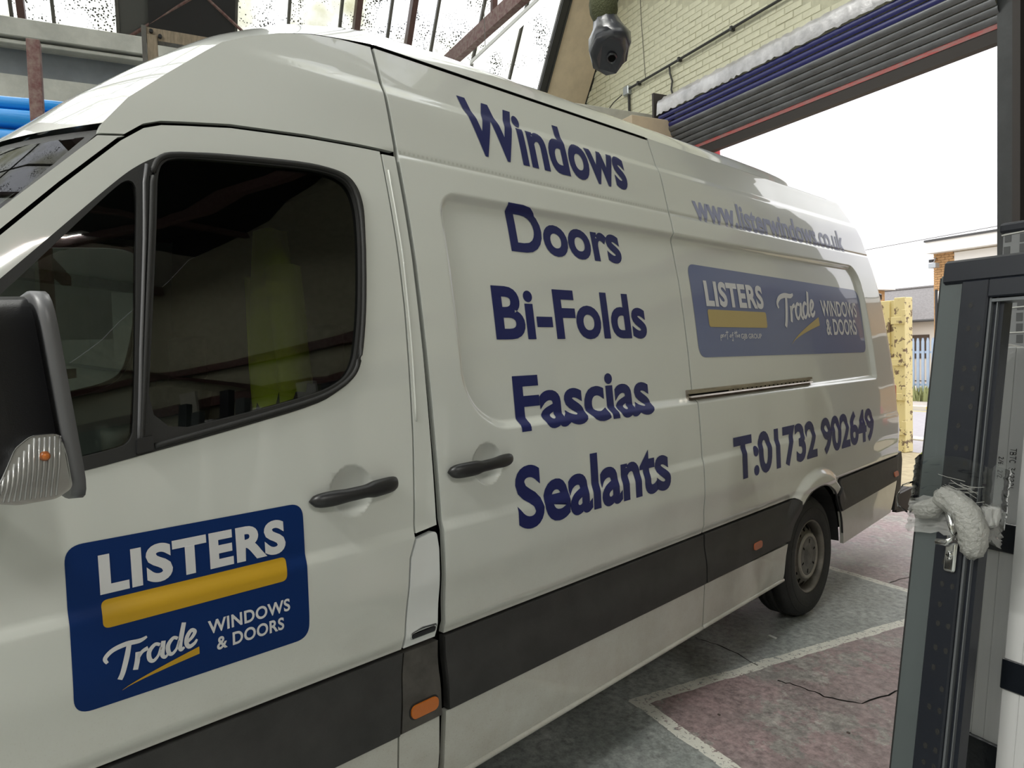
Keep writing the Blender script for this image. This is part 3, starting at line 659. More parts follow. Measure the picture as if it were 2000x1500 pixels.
# --- door handles
def handle(x0, x1, zc, fat_rear, parent):
    bm = bmesh.new(); n = 26; rings = []
    for i in range(n+1):
        t = i/n; x = x0+(x1-x0)*t; e = math.sqrt(max(.02, 1-abs(2*t-1)**9)); q = t if fat_rear else 1-t
        hh = (.0175+.0055*sst(.55, .68, q)+.003*(1-sst(.2, .38, q)))*e; dd = .014*e+.002
        bow = .006+.024*math.sin(math.pi*min(1, max(0, t)))**.6
        y = float(Ys(np.array(x0-.03), np.array(zc)))-.008-bow
        z = zc+.012*(t-.5)
        rings.append([bm.verts.new((x, y-dd*math.cos(a)*(1 if math.cos(a) > 0 else 1.6), z+hh*math.sin(a))) for a in [2*math.pi*k/16 for k in range(16)]])
    for q in range(n):
        for k in range(16): bm.faces.new((rings[q][k], rings[q+1][k], rings[q+1][(k+1) % 16], rings[q][(k+1) % 16]))
    bm.faces.new(rings[0]); bm.faces.new(rings[-1][::-1])
    bmesh.ops.recalc_face_normals(bm, faces=bm.faces[:])
    return obj('door_handle', bm, 'black_plastic', parent, True)
handle(2.098, 2.372, 1.232, True, fd); handle(2.562, 2.832, 1.243, False, sl)
# --- mirrors
def mirror(near):
    sg = 1 if near else -1
    def fy(y): return y if near else 1.99-y
    mr = bpy.data.objects.new('wing_mirror', None); C.objects.link(mr); mr.parent = VAN; mr.location = (0, 0, 0); mr.empty_display_size = .1
    def ring(bm, x, y0, y1, z0, z1, r, sl=0, n=5):
        pts = rounded([(y0, z0), (y1, z0+.015), (y1, z1-.02), (y0, z1)], r, n)
        return [bm.verts.new((x-.031+sl*(z-1.54), fy(y), z)) for y, z in pts]
    def loft(bm, R, c0=True, c1=True):
        for a, b in zip(R[:-1], R[1:]):
            for k in range(len(a)): bm.faces.new((a[k], a[(k+1) % len(a)], b[(k+1) % len(a)], b[k]))
        if c0: bm.faces.new(R[0][::-1])
        if c1: bm.faces.new(R[-1])
        bmesh.ops.recalc_face_normals(bm, faces=bm.faces[:])
    bm = bmesh.new()
    loft(bm, [ring(bm, 1.270, -.26, -.17, 1.47, 1.62, .03, -.11), ring(bm, 1.285, -.30, -.14, 1.43, 1.665, .05, -.11), ring(bm, 1.32, -.335, -.12, 1.405, 1.69, .06, -.11), ring(bm, 1.38, -.352, -.11, 1.392, 1.702, .065, -.11), ring(bm, 1.435, -.358, -.11, 1.386, 1.708, .065, -.11), ring(bm, 1.437, -.354, -.112, 1.390, 1.704, .062, -.11), ring(bm, 1.492, -.358, -.11, 1.382, 1.706, .062, -.11)])
    obj('mirror_shell', bm, 'mirror_shell', mr, True)
    bm = bmesh.new()
    loft(bm, [ring(bm, 1.499, -.358, -.11, 1.378, 1.708, .06, -.11), ring(bm, 1.500, -.366, -.105, 1.372, 1.714, .06, -.11), ring(bm, 1.520, -.367, -.105, 1.371, 1.714, .06, -.11), ring(bm, 1.522, -.355, -.115, 1.382, 1.702, .055, -.11)])
    obj('mirror_rim', bm, 'rim_strip', mr, True)
    bm = bmesh.new(); r = ring(bm, 1.524, -.345, -.125, 1.392, 1.692, .05, -.11); bm.faces.new(r)
    obj('mirror_glass', bm, 'mirror_glass', mr)
    # turn signal: reflector bowl, bulb, ribbed clear lens
    def sp(x, z, o): return (x-.028, fy(-.358-o+.0), z)
    poly = [(1.405,1.392),(1.44,1.384),(1.490,1.386),(1.512,1.40),(1.506,1.455),(1.498,1.486),(1.462,1.486),(1.440,1.468),(1.425,1.43)]
    def slab(nm, pl, o0, o1, m):
        b = bmesh.new(); A = [b.verts.new(sp(x, z, o0)) for x, z in pl]; Bq = [b.verts.new(sp(x, z, o1)) for x, z in pl]
        b.faces.new(A); b.faces.new(Bq[::-1])
        for k in range(len(pl)): b.faces.new((A[k], Bq[k], Bq[(k+1) % len(pl)], A[(k+1) % len(pl)]))
        bmesh.ops.recalc_face_normals(b, faces=b.faces[:]); return obj(nm, b, m, mr)
    pr = rounded(poly, .008, 4); sh = lambda s: [(1.465+(x-1.465)*s, 1.435+(z-1.435)*s) for x, z in pr]
    slab('signal_reflector', pr, -.004, .002, 'silver_reflector')
    slab('signal_lens', pr, .0025, .010, 'lens_clear')
    b = bmesh.new()
    for k in range(13):
        x = 1.500-.0068*k; lo = 1.390+.0; hi = 1.482 if k < 6 else 1.482-.009*(k-5)
        tube(b, [sp(x+.012*0, hi, .003), sp(x-.004, (lo+hi)/2, .006), sp(x-.010, lo, .003)], .0016, 5)
    obj('signal_ribs', b, 'silver_reflector', mr, True)
    b = bmesh.new(); bmesh.ops.create_uvsphere(b, u_segments=12, v_segments=8, radius=.008, matrix=Matrix.Translation(sp(1.478, 1.453, .004))); obj('signal_bulb', b, 'amber_lens', mr, True)
    bm = bmesh.new(); tube(bm, [(1.30, fy(.05), 1.42), (1.31, fy(-.06), 1.45), (1.34, fy(-.16), 1.50)], .03, 10); obj('mirror_arm', bm, 'black_plastic', mr, True)
mirror(True); mirror(False)
# --- cab interior
bm = bmesh.new(); prism(bm, [(.10,.5),(1.89,.5),(1.86,1.5),(1.72,2.2),(1.60,2.5),(.39,2.5),(.27,2.2),(.13,1.5)], 'x', 2.44, 2.47); obj('bulkhead', bm, 'dash_plastic', VAN)
obj('cab_floor', B(((.9, .08, .58), (2.45, 1.91, .62))), 'underbody', VAN)
obj('headliner', B(((1.75, .2, 2.14), (2.45, 1.79, 2.16))), 'dash_plastic', VAN)
bm = bmesh.new(); prism(bm, [(.95,.62),(1.35,.62),(1.38,1.18),(1.25,1.32),(.98,1.34)], 'y', .1, 1.89); obj('dashboard', bm, 'dash_plastic', VAN)
for y0 in (.18, 1.22):
    st = obj('seat', B(((1.75, y0, .80), (2.28, y0+.50, .95)), bev=.05, seg=3), 'seat_fabric', VAN, True)
    bm = bmesh.new(); prism(bm, [(2.14,.90),(2.28,.88),(2.40,1.50),(2.29,1.52)], 'y', y0+.02, y0+.48); bmesh.ops.bevel(bm, geom=bm.edges[:], offset=.03, segments=2, affect='EDGES'); obj('backrest', bm, 'seat_fabric', st, True)
    obj('headrest', B(((2.34, y0+.12, 1.52), (2.42, y0+.38, 1.70)), bev=.03, seg=3), 'seat_fabric', st, True)
bm = bmesh.new(); ctr = Vector((1.52, 1.47, 1.26))
tube(bm, [ctr+Vector((.09*math.sin(a), .19*math.cos(a), .17*math.sin(a))) for a in [2*math.pi*k/32 for k in range(33)]], .014, 8, False)
tube(bm, [(1.38, 1.47, 1.12), ctr], .03, 8); bar(bm, ctr+Vector((0, -.18, 0)), ctr+Vector((0, .18, 0)), .03); obj('steering_wheel', bm, 'black_plastic', VAN, True)
# ------------------------------------------------------------ lettering and stickers on the van
def glyph_bm(txt, bold=.0, shear=0., space=1.):
    cu = bpy.data.curves.new('t', 'FONT'); cu.body = txt; cu.size = 1; cu.offset = bold; cu.shear = shear; cu.space_character = space
    cu.resolution_u = 5; cu.fill_mode = 'FRONT'; cu.dimensions = '2D'
    o = bpy.data.objects.new('t', cu); C.objects.link(o)
    dg = bpy.context.evaluated_depsgraph_get(); dg.update(); me = bpy.data.meshes.new_from_object(o.evaluated_get(dg))
    bpy.data.objects.remove(o); bpy.data.curves.remove(cu)
    bm = bmesh.new(); bm.from_mesh(me); bpy.data.meshes.remove(me); return bm
def lay(bm, off, m, parent, name, x0=None):
    """cut a flat (x, z) mesh along a fine grid and lay it on the side panel"""
    vs = np.array([(v.co.x, v.co.y) for v in bm.verts]); a, b = vs.min(0), vs.max(0)
    for ax, lo, hi in ((0, a[0], b[0]), (1, a[1], b[1])):
        st = .05 if ax == 0 else .010
        p = lo+st*.5
        while p < hi:
            co = [0, 0, 0]; no = [0, 0, 0]; co[ax] = p; no[ax] = 1
            bmesh.ops.bisect_plane(bm, geom=bm.verts[:]+bm.edges[:]+bm.faces[:], plane_co=co, plane_no=no, dist=1e-5); p += st
    bmesh.ops.triangulate(bm, faces=bm.faces[:])
    bm.verts.ensure_lookup_table()
    V = np.array([(v.co.x, v.co.y) for v in bm.verts]); n = Yn(V[:, 0], V[:, 1]); co = np.stack([V[:, 0], Ys(V[:, 0], V[:, 1]), V[:, 1]], -1)+n*off
    for v, c in zip(bm.verts, co): v.co = c
    for f in bm.faces:
        f.normal_update()
        if f.normal.y > 0: f.normal_flip()
    me = bpy.data.meshes.new(name); bm.verts.index_update(); bm.to_mesh(me); bm.free()
    for p in me.polygons: p.use_smooth = True
    me.normals_split_custom_set([tuple(n[l.vertex_index]) for l in me.loops])
    return me_obj(name, me, m, parent)
def letters(txt, X0, X1, z0, z1, m, parent, off=.0015, bold=.02, shear=0., space=1., name='lettering', rise=0., fit=None):
    bm = glyph_bm(txt, bold, shear, space); vs = np.array([(v.co.x, v.co.y) for v in bm.verts]); a, b = vs.min(0), vs.max(0)
    for v in bm.verts:
        u = (v.co.x-a[0])/(b[0]-a[0]); w_ = (v.co.y-a[1])/(b[1]-a[1])
        v.co = (X0+(X1-X0)*u, z0+(z1-z0)*w_+rise*u, 0)
    return lay(bm, off, m, parent, name)
def flat(poly):
    bm = bmesh.new(); bm.faces.new([bm.verts.new((x, z, 0)) for x, z in poly]); return bm
def stroke(bm, pts, w0, w1=None):
    """brush stroke: smooth ribbon through points with (x, z, width-scale)"""
    P = []
    for i in range(len(pts)-1):
        p0 = pts[max(i-1, 0)]; p1 = pts[i]; p2 = pts[i+1]; p3 = pts[min(i+2, len(pts)-1)]
        for k in range(6):
            t = k/6; P.append([.5*((2*p1[j])+(-p0[j]+p2[j])*t+(2*p0[j]-5*p1[j]+4*p2[j]-p3[j])*t*t+(-p0[j]+3*p1[j]-3*p2[j]+p3[j])*t**3) for j in (0, 1)] + [p1[2]+(p2[2]-p1[2])*t])
    P.append(list(pts[-1])); L = []; R = []
    for i, p in enumerate(P):
        a = P[max(i-1, 0)]; b = P[min(i+1, len(P)-1)]; dx, dz = b[0]-a[0], b[1]-a[1]; l = math.hypot(dx, dz) or 1
        nx, nz = -dz/l*w0*p[2]/2, dx/l*w0*p[2]/2
        L.append(bm.verts.new((p[0]+nx, p[1]+nz, 0))); R.append(bm.verts.new((p[0]-nx, p[1]-nz, 0)))
    for i in range(len(P)-1):
        try: bm.faces.new((L[i], L[i+1], R[i+1], R[i]))
        except ValueError: pass
TR = [  # the word Trade as brush strokes in a 0..1 box: x to the right, z up
 [(.02,.60,.6),(.00,.76,.9),(.08,.92,1),(.22,.97,1.1),(.36,.93,1),(.44,.98,.5)], [(.25,.94,1),(.22,.60,1.15),(.17,.18,1.1),(.135,.0,1.1)],
 [(.335,.62,1),(.325,.38,1.1),(.30,.12,1.1)], [(.33,.42,.7),(.38,.58,.8),(.445,.63,1)],
 [(.575,.60,.7),(.52,.66,.8),(.455,.50,1),(.455,.28,1),(.495,.19,.8),(.55,.30,.6),(.585,.52,.6)], [(.615,.68,1),(.600,.44,1.1),(.595,.26,1),(.625,.17,.7),(.665,.26,.4)],
 [(.775,.60,.7),(.725,.66,.8),(.665,.50,1),(.665,.28,1),(.70,.19,.8),(.755,.30,.6),(.79,.52,.6)], [(.855,1.02,1),(.82,.66,1.1),(.795,.36,1.1),(.805,.22,.9),(.845,.26,.5)],
 [(.87,.36,.6),(.94,.48,.8),(.975,.62,.9),(.935,.70,.9),(.885,.56,1),(.87,.36,1),(.90,.22,1),(.96,.26,.8),(.995,.36,.5)]]
def trade(X0, X1, z0, z1, rise, m, parent, off):
    bm = bmesh.new(); Wd = X1-X0; Hh = z1-z0
    for s in TR: stroke(bm, [(X0+Wd*x, z0+Hh*z+rise*x, q) for x, z, q in s], min(Wd*.05, Hh*.15))
    return lay(bm, off, m, parent, 'lettering')
def swoosh(X0, z0, X1, z1, h, m, parent, off):
    bm = bmesh.new(); n = 14; T = []; Bt = []
    for i in range(n+1):
        t = i/n; x = X0+(X1-X0)*t; z = z0+(z1-z0)*(t**.75)
        T.append(bm.verts.new((x, z+h*t*.5, 0))); Bt.append(bm.verts.new((x+.02*h*t, z-h*t*.5-.0005, 0)))
    for i in range(n): bm.faces.new((T[i], T[i+1], Bt[i+1], Bt[i]))
    return lay(bm, off, m, parent, 'swoosh')
letters('Windows', 2.846, 3.765, 2.272, 2.482, 'navy_vinyl', sl, bold=.030)
letters('Doors', 2.982, 3.640, 1.945, 2.118, 'navy_vinyl', sl, bold=.030)
letters('Bi-Folds', 2.852, 3.745, 1.635, 1.820, 'navy_vinyl', sl, bold=.030)
letters('Fascias', 2.905, 3.712, 1.322, 1.512, 'navy_vinyl', sl, bold=.030)
letters('Sealants', 2.852, 3.778, 1.000, 1.212, 'navy_vinyl', sl, bold=.030)
letters('www.listerwindows.co.uk', 4.290, 6.235, 2.205, 2.345, 'silver_vinyl', rs, bold=.030)
letters('T:01732 902649', 4.350, 6.285, .940, 1.160, 'navy_vinyl', rs, bold=.035)
s1 = lay(flat(rounded([(1.552,.882),(2.079,.882),(2.083,1.226),(1.553,1.226)], .036, 8)), .0012, 'logo_blue', fd, 'logo_sticker')
lay(flat(rounded([(1.612,1.044),(2.024,1.044),(2.028,1.101),(1.613,1.101)], .014)), .0020, 'logo_yellow', s1, 'yellow_bar')
letters('LISTERS', 1.613, 2.030, 1.112, 1.196, 'logo_white', s1, off=.0024, bold=.045, space=1.10)
trade(1.612, 1.800, .928, 1.000, .012, 'logo_white', s1, .0026); swoosh(1.642, .905, 1.803, .940, .016, 'logo_yellow', s1, .0024)
letters('WINDOWS', 1.825, 2.028, .968, .999, 'logo_white', s1, off=.0024, bold=.026, space=1.06); letters('& DOORS', 1.843, 2.010, .926, .957, 'logo_white', s1, off=.0024, bold=.026, space=1.06)
s2 = lay(flat(rounded([(4.150,1.545),(6.350,1.527),(6.362,1.950),(4.152,1.985)], [.06,.06,.09,.06], 8)), .0015, 'logo_blue_sky_sheen', rs, 'logo_sticker')
lay(flat(rounded([(4.272,1.688),(4.888,1.686),(4.892,1.770),(4.273,1.772)], .016)), .0028, 'logo_yellow_sky_sheen', s2, 'yellow_bar')
letters('LISTERS', 4.270, 4.880, 1.786, 1.912, 'logo_white', s2, off=.0032, bold=.04, space=1.08)
letters('GJB GROUP', 4.575, 4.805, 1.622, 1.655, 'logo_white', s2, off=.0032, bold=.015)
bm = bmesh.new(); px_, ph = 4.365, .045
for s in ([(0,0,1),(0,-.5,1)], [(0,0,1),(.03,.15,1),(.05,-.1,1),(.0,-.1,1)], [(.08,-.1,1),(.06,.1,1),(.10,.15,1),(.11,-.12,1)], [(.14,.15,1),(.145,-.12,1)], [(.145,.1,1),(.175,.18,1)], [(.21,.6,1),(.205,-.35,1)], [(.17,.38,1),(.25,.45,1)],
          [(.30,.1,1),(.28,-.05,1),(.32,-.1,1),(.33,.12,1),(.30,.12,1)], [(.40,.35,1),(.37,.3,1),(.37,-.5,1),(.34,-.4,1)], [(.35,.1,1),(.40,.14,1)], [(.46,.55,1),(.455,-.15,1)], [(.43,.32,1),(.53,.42,1)], [(.51,.6,1),(.50,-.15,1),(.52,.08,1),(.54,-.12,1)], [(.57,.0,1),(.60,.1,1),(.57,.15,1),(.565,-.08,1),(.60,-.1,1)]):
    stroke(bm, [(px_+.33*x, 1.643+ph*z, q) for x, z, q in s], .0045)
lay(bm, .0032, 'logo_white', s2, 'lettering')
trade(5.050, 5.560, 1.688, 1.868, .04, 'logo_white', s2, .0034); swoosh(5.170, 1.595, 5.600, 1.730, .05, 'logo_yellow_sky_sheen', s2, .0032)
letters('WINDOWS', 5.660, 6.262, 1.762, 1.862, 'logo_white', s2, off=.0032, bold=.022); letters('& DOORS', 5.700, 6.215, 1.645, 1.748, 'logo_white', s2, off=.0032, bold=.022)
# ------------------------------------------------------------ the workshop
fl = struct('floor', B(((-10.4, -9.2, -.2), (8.2, 6.30, 0))), 'floor_concrete')
def crack(pts, w0=.012, seed=1):
    rnd = random.Random(seed); bm = bmesh.new(); P = []
    for a, b in zip(pts[:-1], pts[1:]):
        n = 5
        for k in range(n): t = k/n; P.append((a[0]+(b[0]-a[0])*t+rnd.uniform(-.008, .008), a[1]+(b[1]-a[1])*t+rnd.uniform(-.008, .008)))
    P.append(pts[-1]); L = []; R = []
    for i, p in enumerate(P):
        a = P[max(0, i-1)]; b = P[min(len(P)-1, i+1)]; dx, dy = b[0]-a[0], b[1]-a[1]; l = math.hypot(dx, dy); w_ = w0*rnd.uniform(.35, 1)
        L.append(bm.verts.new((p[0]-dy/l*w_/2, p[1]+dx/l*w_/2, .0015))); R.append(bm.verts.new((p[0]+dy/l*w_/2, p[1]-dx/l*w_/2, .0015)))
    for i in range(len(P)-1): bm.faces.new((L[i], R[i], R[i+1], L[i+1]))
    return obj('floor_crack', bm, 'black_gap', fl)
crack([(-3.04,2.594),(-2.87,2.643),(-2.606,2.629)], .010, 2); crack([(-2.437,2.587),(-2.353,2.628),(-2.226,2.648),(-2.101,2.724),(-2.092,3.026)], .010, 3); crack([(-3.082,4.306),(-3.104,4.603)], .012, 4)
GZ = lambda x: 5.25+1.33*(x+9.32)
wall = [(-10.5,0),(-6.95,0),(-6.95,4.02),(-3.27,4.02),(-3.27,0),(8.2,0),(8.2,3.9),(-5.7,10.1),(-9.95,GZ(-9.95)+.05),(-10.5,3.9)]
bm = bmesh.new(); prism(bm, [(p[0], p[1]) for p in wall], 'y', 6.03, 6.33)
wf = struct('wall_front', bm, 'cream_joint')
# painted bricks above the shutter, each a piece of the wall
def brick_mesh(sd, L=.215):
    r = random.Random(sd); bm = bmesh.new(); box(bm, (0, -.002-r.uniform(0, .004), 0), (L, .01, .065)); 
    fe = [e for e in bm.edges if all(v.co.y < 0 for v in e.verts)]
    bmesh.ops.bevel(bm, geom=fe, offset=.0035, segments=1, affect='EDGES')
    me = bpy.data.meshes.new('brick'); bm.to_mesh(me); bm.free(); me.materials.append(M['cream_brick']); return me
BR = [brick_mesh(i) for i in range(6)]; slots = []
for r in range(0, 34):
    z = 4.42+.0745*r
    for c in range(0, 32):
        x = -10.2+.2255*c+(.1127 if r % 2 else 0)
        if x > -3.4: continue
        if z < 6.55-(x+8.9)*.435 and x > (z-5.25)/1.33-9.32-.05: slots.append((x, z))
slots.sort(key=lambda s: -s[0]); rnd = random.Random(5)
for i, (x, z) in enumerate(slots[:300]):
    o = bpy.data.objects.new('brick', BR[i % 6]); C.objects.link(o); o.parent = wf; o.location = (x, 6.03-rnd.uniform(0, .003), z+rnd.uniform(-.002, .002))
bm = bmesh.new()
for x, z in slots[300:]: box(bm, (x, 6.021-rnd.uniform(0, .004), z), (x+.215, 6.04, z+.065))
if len(slots) > 300: o = obj('brick', bm, 'cream_brick', wf); o['kind'] = 'stuff'
struct('wall_left', B(((-7.95, -9.2, 0), (-7.75, 6.03, 4.42))), 'grey_wall')
struct('wall_right', B(((8.0, -9.2, 0), (8.2, 6.03, 4.1))), 'cream_wall')
bm = bmesh.new(); prism(bm, [(-10.5,0),(8.2,0),(8.2,3.9),(-5.7,10.1),(-9.95,GZ(-9.95)+.05),(-10.5,3.9)], 'y', -9.4, -9.2); struct('wall_rear', bm, 'cream_wall')
struct('trim_1', B(((-7.66, -9.2, 4.44), (-7.50, 5.95, 4.60)), ((-7.62, -9.2, 4.385), (-7.53, 5.95, 4.42)), ((-10.4, -9.2, 4.40), (-7.66, 6.02, 4.46)), bev=.006), 'eaves_white', 'painted eaves beam along the left side of the roof glazing')
struct('trim_2', B(((-7.745, -9.2, 4.13), (-7.70, 6.0, 4.40))), 'slate_recess', 'dark recess under the eaves beam')
struct('trim_3', B(((-7.74, -9.2, 3.86), (-7.56, 5.9, 4.13))), 'eaves_white', 'pale boxed ledge under the dark recess')
struct('trim_4', B(((-7.70, 5.2, 4.16), (-7.02, 6.02, 4.37)), bev=.006), 'beige_board', 'beige boxed beam end beside the roller shutter')
# glazed slope
def slope(bm, y0, y1, x0, x1, th=.02, off=0):
    """slab lying on the glazing plane; off lifts it to the inside"""
    nx, nz = 1.33/1.664, -1/1.664
    P = []
    for x, y in ((x0, y0), (x1, y0), (x1, y1), (x0, y1)):
        P.append((x+nx*off, y, GZ(x)+nz*off))
    a = [bm.verts.new(p) for p in P]; b = [bm.verts.new((p[0]+nx*th, p[1], p[2]+nz*th)) for p in P]
    fs_ = [bm.faces.new(a[::-1]), bm.faces.new(b)] + [bm.faces.new((a[i], a[(i+1) % 4], b[(i+1) % 4], b[i])) for i in range(4)]
    bmesh.ops.recalc_face_normals(bm, faces=fs_); return bm
rg = struct('ceiling', slope(bmesh.new(), -9.2, 6.03, -5.95, -5.70, .06), 'roof_board', 'pitched workshop roof with a glazed left slope')
bars_y = [-7.2,-6.6,-6.0,-5.4,-4.8,-4.2,-3.6,-2.97,-2.37,-1.77,-1.16,-.78,-.17,1.06,1.65,2.26,2.87,3.47,4.08,4.68,5.18]
rnd = random.Random(11)
for i, (a, b) in enumerate(zip(bars_y[:-1], bars_y[1:])):
    if a == -.17: continue
    for x0, x1 in ((-9.85, -8.2), (-8.18, -5.95)):
        obj('pane', slope(bmesh.new(), a+.008, b-.008, x0, x1, .006, rnd.uniform(0, .004)), 'dirty_glazing_%d' % rnd.randrange(3), rg)
for y in bars_y: obj('glazing_bar', slope(bmesh.new(), y-.017, y+.017, -9.85, -5.9, .045, -.01), 'bar_grey', rg)
obj('glazing_bar', slope(bmesh.new(), -9.0, 5.2, -8.21, -8.17, .04, .0), 'bar_grey', rg)
obj('solid_panel', slope(bmesh.new(), -.155, .14, -9.85, -5.95, .02), 'grey_panel', rg); obj('solid_panel', slope(bmesh.new(), .14, 1.045, -9.85, -5.95, .03, .02), 'dark_panel', rg)
obj('edge_strip', slope(bmesh.new(), 5.17, 5.27, -9.9, -5.9, .06), 'black_edge', rg)
obj('edge_rail', slope(bmesh.new(), 5.275, 5.30, -9.9, -5.9, .07), 'conduit_black', rg)
obj('verge_board', slope(bmesh.new(), 5.30, 5.99, -9.9, -5.9, .03), 'beige_board', rg)
obj('verge_gap', slope(bmesh.new(), 5.985, 6.03, -9.9, -5.9, .02), 'black_edge', rg)
for y in (-1.06, -4.2, 2.44, 3.12): obj('steel_rafter', slope(bmesh.new(), y-.035, y+.035, -9.9, -5.8, .12, .04), 'brown_steel', rg)
# other slope: boards, purlins, unseen rooflights added to brighten the van side
RZ = lambda x: 10.07-(x+5.7)*.443
def rslab(bm, x0, x1, y0, y1, th=.05, off=0):
    P = [(x0, y0, RZ(x0)+off), (x1, y0, RZ(x1)+off), (x1, y1, RZ(x1)+off), (x0, y1, RZ(x0)+off)]
    a = [bm.verts.new(p) for p in P]; b = [bm.verts.new((p[0], p[1], p[2]+th)) for p in P]
    bm.faces.new(a[::-1]); bm.faces.new(b)
    for i in range(4): bm.faces.new((a[i], a[(i+1) % 4], b[(i+1) % 4], b[i]))
    return bm
bm = bmesh.new(); rslab(bm, 4.6, 8.2, -9.2, 6.03)
obj('roof_boards', rslab(rslab(rslab(rslab(bmesh.new(), -5.7, -3.9, -1.5, 6.03), -.6, 4.6, -1.5, 6.03), -3.9, -.6, .8, 1.1), -3.9, -.6, 3.5, 3.8), 'dark_panel', rg)
for a, b in ((-1.5, .8), (1.1, 3.5), (3.8, 6.03)): obj('fill_rooflight', rslab(bmesh.new(), -3.9, -.6, a, b, .01, .02), 'dirty_glazing_1', rg)
ys = [-9.2, -8.9, -6.6, -6.3, -4.1, -3.8, -1.5]
for i in range(0, 6, 2): rslab(bm, -5.7, 4.6, ys[i], ys[i+1])
obj('roof_boards', bm, 'roof_board', rg)
for i in range(1, 6, 2): obj('fill_rooflight', rslab(bmesh.new(), -5.7, 4.6, ys[i], ys[i+1], .01, .02), 'dirty_glazing_%d' % (i % 3), rg)
for x in (-4.6, -2.6, -.6, 1.4, 3.4, 5.4): obj('purlin', B(((x-.05, -9.2, RZ(x)-.20), (x+.05, 6.0, RZ(x)-.03))), 'red_steel', rg)
for y in (3.6, -1.9, -7.2):
    t = struct('truss', bar(bmesh.new(), (-9.35, y, 5.40), (7.9, y, 4.72), .09, .17), 'red_steel', 'dark red steel tie beam across the roof')
    for x in (-7.4, -4.6, -1.6): obj('truss_web', bar(bmesh.new(), (x, y, 5.32-.04*(x+9.3)), (x+1.0 if x > -7 else x+.35, y, RZ(x+1.0)-.2 if x > -5.8 else 7.6), .06, .06), 'brown_steel', t)
bm = bmesh.new(); obj('truss_brace', bar(bm, (-9.27, -.07, 5.28), (-8.2, 2.0, 6.55), .035, .02), 'red_steel', rg); obj('truss_brace', bar(bmesh.new(), (-9.12, 1.22, 5.42), (-8.6, .0, 6.15), .03, .02), 'red_steel', rg)
# fluorescent battens: one hangs in view, the others are added fill light
def batten(x, y, z, lab, L=1.75):
    t = thing('fluorescent_batten', lab, 'lamp', (x, y, z), group='workshop batten lights')
    obj('lamp_body', B(((0, -.045, .03), (L, .045, .075)), bev=.006), 'lamp_body', t)
    obj('fluorescent_tube', tube(bmesh.new(), [(.03, 0, .005), (L-.03, 0, .005)], .019, 10), 'tube_white', t, True)
    for s in (.02, L-.045): obj('lamp_holder', B(((s, -.02, -.015), (s+.025, .02, .035))), 'lamp_body', t)
    for s in (.3, L-.3): obj('hanger', tube(bmesh.new(), [(s, 0, .07), (s, 0, .9)], .004, 5), 'bar_grey', t)
    return t
batten(-7.08, 3.2, 4.63, 'white fluorescent batten hanging below the speckled roof glazing by the dark red beam')
for x, y, lb, e in ((-1.5, -3.0, 'in the row nearest behind', 1.1), (-1.6, -6.0, 'in the row farthest behind', .8), (-6.4, 3.0, 'high over the far side of the van', .45), (3.4, .9, 'nearer one of the right-hand pair', .62), (3.4, 3.6, 'farther one of the right-hand pair', .8)):
    batten(x, y, 5.0 if x > -6 else 7.3, 'white fluorescent batten added outside the frame as fill light, '+lb)
    a = bpy.data.lights.new('batten_fill', 'AREA'); a.shape = 'RECTANGLE'; a.size = 1.7; a.size_y = .12; a.energy = 170*e; a.color = (1, .99, .93)  # area lamp added at each unseen batten to lift van side and brickwork
    ao = bpy.data.objects.new('batten_fill', a); C.objects.link(ao); ao.location = (x+.87, y, 4.97 if x > -6 else 7.27)
# conduit, junction box, cables on the brickwork
cb = tag(obj('conduit_run', tube(bmesh.new(), [(-8.13, 5.985, 5.15), (-7.29, 5.985, 5.152), (-5.4, 5.985, 5.17), (-3.0, 5.985, 5.18)], .016, 8), 'conduit_black'), 'black conduit running level across the cream brick wall', 'pipe')
obj('clip', B(((-7.93, 5.965, 5.125), (-7.90, 6.018, 5.175)), ((-6.2, 5.965, 5.135), (-6.17, 6.018, 5.185)), ((-7.10, 5.965, 5.13), (-7.07, 6.018, 5.18))), 'conduit_black', cb)
jb = tag(obj('junction_box', B(((-8.24, 5.96, 5.08), (-8.12, 6.03, 5.20)), bev=.01), 'box_steel'), 'small grey metal junction box at the left end of the wall conduit', 'junction box')
tag(obj('conduit_drop', tube(bmesh.new(), [(-8.15, 6.0, 5.1), (-8.15, 6.0, 4.4)], .018, 8), 'conduit_black'), 'short black conduit dropping from the grey junction box to the eaves beam', 'pipe')
tag(obj('shutter_cable', tube(bmesh.new(), [(-7.29, 6.0, 5.15), (-7.27, 5.99, 5.05), (-7.24, 6.0, 4.95), (-7.25, 5.99, 4.85), (-7.22, 5.998, 4.74)], .012, 6), 'conduit_black'), 'dark cable dropping from the conduit to the shutter hood', 'cable')
tag(obj('loose_cable', tube(bmesh.new(), [(-8.24, 5.95, 5.10), (-8.42, 5.93, 5.05), (-8.62, 5.9, 4.92), (-8.72, 5.7, 4.72), (-8.62, 5.2, 4.56), (-8.3, 4.9, 4.50), (-7.9, 4.75, 4.62), (-7.55, 4.7, 4.50), (-7.48, 4.68, 4.3)], .007, 6), 'conduit_black'), 'thin loose cable looping from the junction box over the eaves beam', 'cable')
tag(obj('thin_wire', tube(bmesh.new(), [(-7.9, 6.015, 6.6), (-7.86, 6.015, 5.9), (-7.80, 6.015, 5.18)], .004, 5), 'bar_grey'), 'thin vertical wire on the cream brickwork above the conduit', 'wire')
